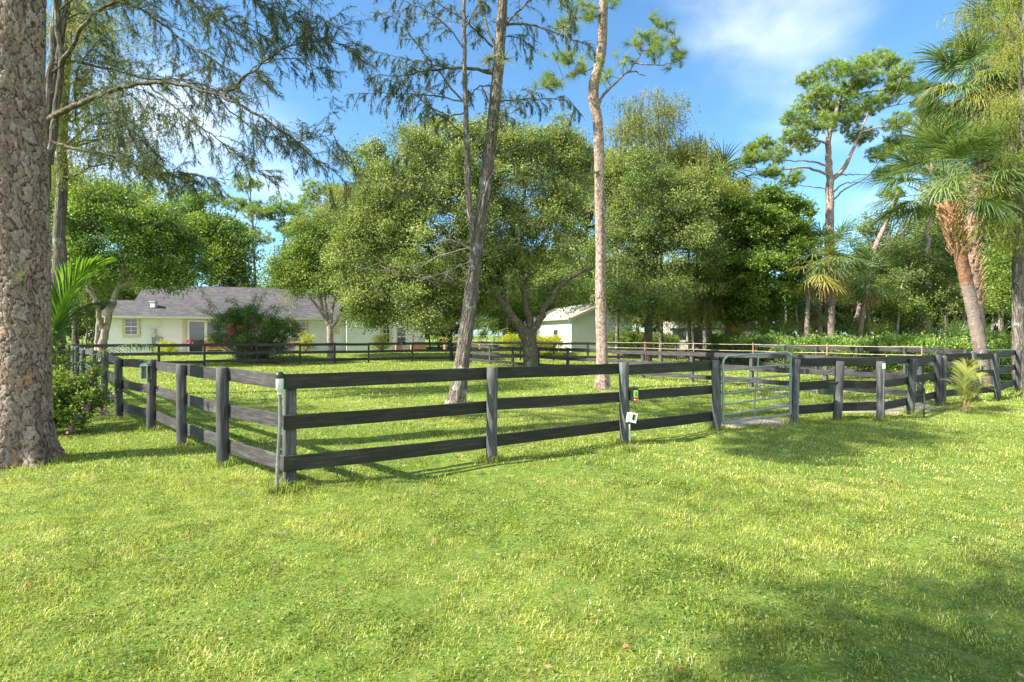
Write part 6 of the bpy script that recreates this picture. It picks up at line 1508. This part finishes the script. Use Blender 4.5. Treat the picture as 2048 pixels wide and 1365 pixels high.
def shrub(px, py0, py1, D_, wpx, label, mat, K=60, nl=60, L=.07, W=.04, name='shrub', stems=8, tall=False, flower=None, nfl=0, cat='shrub'):
    x = (px-1024)/F*D_; g0 = gz(x, D_); zt = CZ+(H-py0)*D_/F; r = wpx/2*D_/F; h = zt-g0
    t = tree(name, (x, D_), label, cat); cr = MB(); m = MB()
    env = [(x, D_, g0+h*.55, r*.95, r*.9, h*.45), (x+r*.25, D_, g0+h*.35, r*.75, r*.7, h*.33), (x-r*.25, D_-r*.2, g0+h*.35, r*.75, r*.7, h*.33)]
    c = leaf_crown(cr, env, K, nl, L, W, min(r, h)*.22, 0, .8)
    limb_to(m, [(x+rng.normal(0, .05), D_, g0), (x, D_, g0+.1)], c, .02, keep=.6)
    m.build('stem', M['twig'], t); cr.build('foliage', M[mat], t)
    if flower:
        fl = MB(); cf, u = env_points(env, nfl, (1.0, 1.12))
        for q in cf: leaves(fl, np.repeat(q[None], 18, 0)+rng.normal(size=(18, 3))*.035, rdir(18), .06, .055)
        fl.build('blossom', M[flower], t)
    return t
shrub(763, 668, 703, 40.5, 46, 'round yellow shrub in front of the white wing of the house', 'yellow_shrub')
shrub(611, 667, 705, 42.0, 42, 'lime green shrub below the second house window', 'yellow_shrub')
shrub(334, 683, 712, 36.0, 44, 'yellow green bush under the meter box on the house wall', 'yellow_shrub')
shrub(1106, 668, 700, 43.5, 30, 'small dark shrub at the shed corner', 'oak_leaf_far', 30)
shrub(1460, 610, 660, 42, 60, 'leafy shrub in front of the right part of the trailer', 'broad_leaf', 60, 50, .12, .07)
shrub(1258, 640, 690, 42, 34, 'leafy shrub at the right rear corner of the shed', 'broad_leaf', 40, 50, .12, .07)
# bougainvillea
D0 = 35.0; x = (505-1024)/F*D0
t = tree('bougainvillea', (x, D0), 'sprawling dark bougainvillea with arching canes and pink blossoms behind the back fence', 'shrub')
cr = MB(); m = MB(); env = [E(500, 670, D0, 70, 40), E(450, 665, D0, 40, 40), E(550, 675, D0, 45, 38), E(500, 635, D0, 40, 25), E(560, 660, D0, 40, 30), E(470, 640, D0, 40, 22), E(520, 700, D0, 60, 22)]
c = leaf_crown(cr, env, 480, 90, .085, .05, .33, .1, .8)
st = [(x+rng.normal(0, .3), D0, gz(x, D0)) for _ in range(8)]; limb_to(m, st, c, .035, keep=.5)
fl = MB()
for pl in (((480, 650, D0), (440, 625, D0), (415, 600, D0), (402, 580, D0)), ((490, 640, D0), (470, 605, D0), (450, 602, D0)), ((505, 640, D0), (520, 605, D0), (530, 585, D0)), ((510, 645, D0), (545, 615, D0), (575, 620, D0)), ((460, 650, D0), (425, 630, D0), (395, 618, D0)), ((500, 640, D0), (505, 610, D0), (512, 590, D0)), ((530, 650, D0), (570, 640, D0), (600, 655, D0)), ((470, 650, D0), (425, 625, D0), (418, 608, D0))):
    q = bend(PP(*pl), 22, .03); m.tube(q, np.linspace(.025, .006, 22), 4, cap=False)
    for i in range(3, 22): n_ = 26; leaves(cr, q[i]+rng.normal(size=(n_, 3))*.11, rdir(n_), .07, .042)
for (px, py, n_) in ((462, 668, 9), (512, 690, 6), (378, 684, 7), (455, 655, 5), (580, 693, 3), (478, 652, 4), (520, 655, 4), (545, 700, 2)):
    for k in range(n_):
        q = P(px+rng.normal(0, 4), py+rng.normal(0, 4), D0-.9+rng.normal(0, .1)); leaves(fl, q+rng.normal(size=(12, 3))*.05, rdir(12), .08, .07)
m.build('stem', M['twig'], t); cr.build('foliage', M['boug_leaf'], t); fl.build('blossom', M['petal_pink'], t)

# coconut fronds + flowering bush beside the big pine
D0 = 10.8; x = (86-1024)/F*D0
t = tree('coconut_palm', (x, D0), 'coconut palm with long green fronds fanning out from behind the big pine', 'palm tree')
m = MB(); m.tube([(x, D0, -.1), (x, D0, .5), (x+.03, D0, 1.0)], [.16, .13, .09], 14, noise=.05); m.build('trunk', M['palm_boot'], t)
for pl, L_f, mt, dr, nl_ in ((((88, 760, D0), (98, 700, D0), (108, 650, D0), (128, 600, D0), (155, 560, D0), (192, 530, D0)), .78, 'coco_leaf', .5, 95),
    (((88, 760, D0), (104, 700, D0), (122, 655, D0+.1), (150, 625, D0+.2), (185, 607, D0+.3), (222, 603, D0+.4)), .5, 'coco_dark', 1.1, 80),
    (((88, 765, D0), (120, 742, D0-.2), (165, 722, D0-.3), (215, 700, D0-.4), (265, 688, D0-.4), (306, 692, D0-.5)), .3, 'coco_dark', 2.2, 40),
    (((86, 760, D0), (80, 680, D0), (60, 600, D0+.1), (20, 560, D0+.3)), .55, 'coco_leaf', .6, 60),
    (((86, 765, D0), (100, 730, D0+.2), (120, 710, D0+.5), (150, 700, D0+.9)), .35, 'coco_dark', 1.0, 50)):
    cr = MB(); feather_frond(cr, PP(*pl), L_f, nl_, .036 if dr < 1 else .022, .02, dr, .75 if dr < 1 else 1.1, .5, .1, .12 if dr < 1 else -.1); cr.build('frond', M[mt], t)
D0 = 10.3
t = shrub(120, 742, 850, D0, 150, 'leafy bush dotted with pink and violet flowers beside the big pine trunk', 'broad_leaf', 170, 85, .062, .033, 'flowering_bush', flower='petal_violet', nfl=24, cat='bush')
tt = tree('tall_sprig_bush', ((118-1024)/F*10.6, 10.6), 'upright light green leafy sprigs rising behind the flowering bush', 'bush'); m = MB(); cr = MB()
for (px, py) in ((104, 665), (112, 690), (98, 700), (125, 715), (190, 735), (135, 700)):
    q = bend([P(118, 850, 10.6), P((118+px)/2, 780, 10.6), P(px, py, 10.5)], 20, .01); m.tube(q, np.linspace(.012, .004, 20), 5, cap=False)
    for i in range(8, 20): leaves(cr, q[i]+rng.normal(size=(9, 3))*.02, rdir(9)+[0, 0, .3], .09, .035)
m.build('stem', M['twig'], tt); cr.build('foliage', M['light_leaf'], tt)

# baby palm
D0 = G(1931, 821)[1]; x = (1931-1024)/F*D0
t = tree('young_palm', (x, D0), 'small young palm with yellow green feather fronds on the open lawn at right', 'palm')
m = MB(); m.tube([(x, D0, -.03), (x, D0, .12), (x+.01, D0, .3)], [.07, .055, .03], 12, noise=.05); m.build('trunk', M['palm_boot'], t)
B0 = np.array([x, D0, .1])
def yp(px, py, dd=0.): return P(px, py, D0+dd)
for pl, L_f, dr, nl_ in ((([*B0],)+tuple(PP((1928, 790, D0), (1930, 760, D0), (1935, 735, D0), (1940, 726, D0-.1))), .44, .7, 46), (([*B0],)+tuple(PP((1945, 795, D0-.1), (1962, 775, D0-.2), (1985, 778, D0-.3))), .3, .8, 26), (([*B0],)+tuple(PP((1920, 790, D0+.1), (1905, 768, D0+.2), (1890, 760, D0+.3))), .28, .8, 22), (([*B0],)+tuple(PP((1938, 790, D0+.2), (1950, 755, D0+.4), (1965, 745, D0+.6))), .3, .8, 24), (([*B0],)+tuple(PP((1934, 800, D0-.2), (1942, 785, D0-.4), (1950, 790, D0-.55))), .25, .9, 18)):
    cr = MB(); feather_frond(cr, [np.array(q, float) for q in pl], L_f, nl_, .024, .016, dr, .95, .6, .25, .1); cr.build('frond', M['coco_young'], t)

# shade tree left behind the camera (out of frame, but its shade lies on the lawn)
tree_b = (-10.5, -3.2)
t = broad('shade_tree', tree_b, 'broad tree outside the view at left whose shade falls on the near lawn', [(-9.9, -2.1, 11.0, 1.4, 1.4, 1.2), (-9.4, -1.7, 12.0, 1.6, 1.4, 1.2), (-10.4, -3.4, 12.5, 1.8, 1.5, 1.4), (-7.6, -2.4, 12.8, 2.0, 1.4, 1.3)], 190, 100, .13, .075, .6, 'oak_leaf', 'bark_oak', r0=.3)
t = broad('shade_tree', (-21, 10), 'broad tree left of the view shading the fence line', [(-21, 10, 10.0, 2.4, 1.6, 1.7), (-20, 8.2, 11.0, 2, 1.2, 1.4), (-18, 12, 13, 2.2, 1.8, 1.3), (-17, 15, 14.5, 2.2, 1.8, 1.3)], 150, 80, .14, .08, .65, 'oak_leaf', 'bark_oak', r0=.3)

# ---- grass ------------------------------------------------------------------------
def gnoise(x, y, s, ph=0):
    return (np.sin(x*s+1.7*np.sin(y*s*.63+ph))+np.sin(y*s*1.13+1.9*np.sin(x*s*.57+ph*2))+np.sin((x+y)*s*.71+ph))/3
def blades(n, y0, y1, hgt, wid, power=1.0, margin=1.6):
    y = y0+(y1-y0)*rng.random(n)**power; half = y*.97+margin
    x = rng.uniform(-1, 1, n)*half
    keep = (dirt_mask(x, y)*.95 < rng.random(n)) & (rng.random(n) < .78+.35*gnoise(x, y, 5.3, 1))
    x, y = x[keep], y[keep]; n = len(x)
    tuft = gnoise(x, y, 1.1, .5)+.6*gnoise(x, y, 7.0, 2)
    h = hgt*np.clip(1+.42*tuft+rng.normal(0, .33, n), .3, 2.1); az = rng.uniform(0, 2*pi, n)
    lean = rng.uniform(.2, 1.1, n); d = np.stack([np.cos(az), np.sin(az)], 1)
    z = ground_z(x, y)-.012
    sd = np.stack([-np.sin(az), np.cos(az)], 1)*(wid*rng.uniform(.6, 1.4, n)/2)[:, None]
    b = np.stack([x, y, z], 1); S = np.concatenate([sd, np.zeros((n, 1))], 1)
    m1 = b+np.concatenate([d*(h*lean*.35)[:, None], (h*.62)[:, None]], 1)
    tip = b+np.concatenate([d*(h*lean*1.0)[:, None], (h*(1.0-.28*lean))[:, None]], 1)
    return b, S, m1, tip, x, y, n
gm = MB()
dens = gnoise
for (n_, y0, y1, h_, w_, pw) in ((420000, 2.2, 7.0, .033, .0050, .75), (330000, 6.6, 15, .042, .009, .75), (220000, 14.5, 34, .065, .020, .75), (60000, 33, 46, .08, .04, 1)):
    b, S, m1, tip, x, y, n = blades(n_, y0, y1, h_, w_, pw)
    v = np.stack([b-S, b+S, m1+S*.8, tip, m1-S*.8], 1).reshape(-1, 3); i = np.arange(n)[:, None]*5
    r = np.clip(.52+.10*gnoise(x, y, .55, 3)+.13*gnoise(x, y, 2.6, 1)+.14*gnoise(x, y, 9, 5)+rng.normal(0, .19, n), 0, .93)
    r = np.where(rng.random(n) < .04+.04*gnoise(x, y, 1.7, 4), 1.0, r)
    gm.add(v, i+np.array([[0, 1, 2, 4]]), r); base = gm.n-len(v)
    gm.f.append(i+np.array([[4, 2, 3]])+base); gm.rnd.append(r); gm.sm.append(np.zeros(n, bool))
# longer untrimmed grass round posts and trunk bases
spots_ = []
spots_ += [(q[0], q[1], .11) for q in list(front)+list(leftp)[:8]+list(rp)+list(rp2)] + [(corner[0]+.02, corner[1]+.15, .13), (c0[0], c0[1], .5), (G(912, 808)[0], G(912, 808)[1], .3), (G(1205, 778)[0], G(1205, 778)[1], .3), (G(2043, 781)[0], G(2043, 781)[1], .27), (G(553, 992)[0], G(553, 992)[1], .04), (G(1259, 905)[0], G(1259, 905)[1], .04)]
for (sx, sy, sr) in spots_:
    n = int(150+900*sr); az = rng.uniform(0, 2*pi, n); rr_ = sr*rng.uniform(.75, 1.5, n)+rng.exponential(.035, n); x = sx+np.cos(az)*rr_; y = sy+np.sin(az)*rr_
    b = np.stack([x, y, ground_z(x, y)-.01], 1); h = rng.uniform(.05, .15, n)*(1 if sr < .3 else 1.1); a2 = rng.uniform(0, 2*pi, n); ln = rng.uniform(.2, .9, n)
    S = np.stack([-np.sin(a2), np.cos(a2), 0*a2], 1)*.0035; d = np.stack([np.cos(a2), np.sin(a2), 0*a2], 1)
    m1 = b+d*(h*ln*.35)[:, None]+np.array([0, 0, 1])*(h*.62)[:, None]; tip = b+d*(h*ln)[:, None]+np.array([0, 0, 1])*(h*(1-.25*ln))[:, None]
    v = np.stack([b-S, b+S, m1+S*.8, tip, m1-S*.8], 1).reshape(-1, 3); i = np.arange(n)[:, None]*5; r = np.clip(rng.normal(.42, .2, n), 0, 1)
    gm.add(v, i+np.array([[0, 1, 2, 4]]), r); base = gm.n-len(v); gm.f.append(i+np.array([[4, 2, 3]])+base); gm.rnd.append(r); gm.sm.append(np.zeros(n, bool))
M['grass'] = mat_leaf('grass_blade', [(.04, .10, .012), (.125, .195, .022), (.285, .335, .05), (.45, .465, .11), (.64, .56, .33)], .4, .45, .35, .75, 1.25, 4.0)
g_o = gm.build('grass', M['grass']); tag(g_o, kind='stuff')
wm = MB(); n_ = 90000
y = 2.2+9*rng.random(n_)**.8; x = rng.uniform(-1, 1, n_)*(y*.97+1.6); k_ = (gnoise(x, y, 1.9, 7)+.4*gnoise(x, y, 6, 3)+rng.normal(0, .25, n_) > .05) & (dirt_mask(x, y) < .3); x, y = x[k_], y[k_]; n_ = len(x)
leaves(wm, np.stack([x, y, ground_z(x, y)+rng.uniform(.012, .05, n_)], 1), rdir(n_)*np.array([1, 1, .35])+[0, 0, .15], rng.uniform(.010, .022, n_)*(1+y*.05), rng.uniform(.008, .018, n_)*(1+y*.05), np.clip(rng.normal(.5, .2, n_), 0, 1), rdir(n_)*.5+np.array([0, 0, 1.]))
M['weed'] = mat_leaf('weed_leaf', [(.055, .12, .025), (.125, .2, .04), (.24, .31, .07), (.39, .43, .15)], .35, .45, .35, .6, 1.25, 4.0)
w_o = wm.build('ground_cover', M['weed']); tag(w_o, kind='stuff')
lm = MB(); n_ = 160; y = 2.4+16*rng.random(n_); x = rng.uniform(-1, 1, n_)*(y*.97); leaves(lm, np.stack([x, y, ground_z(x, y)+.045], 1), rdir(n_)*np.array([1, 1, .2]), rng.uniform(.03, .07, n_), rng.uniform(.02, .035, n_), None, rdir(n_)*.3+np.array([0, 0, 1.]))
l_o = lm.build('leaf_litter', M['dead_leaf']); tag(l_o, kind='stuff')
# twigs on grass under the right cypress

tm = MB()
for k in range(70):
    D_ = rng.uniform(3, 19); x = rng.uniform(-1, 1)*D_*.95; a = rng.uniform(0, pi); L = rng.uniform(.08, .3)
    if k > 45: x = 14+rng.uniform(-2, 3); D_ = 16+rng.uniform(-1.5, 2)
    d = np.array([cos(a), sin(a), 0]); p = np.array([x, D_, float(ground_z(x, D_))+.035]); tm.tube(bend([p, p+d*L*.5+[0, 0, .01], p+d*L+rng.normal(size=3)*.02], 5, .004), np.linspace(.005, .002, 5), 4, cap=False)
tag(tm.build('fallen_twigs', M['twig']), kind='stuff')
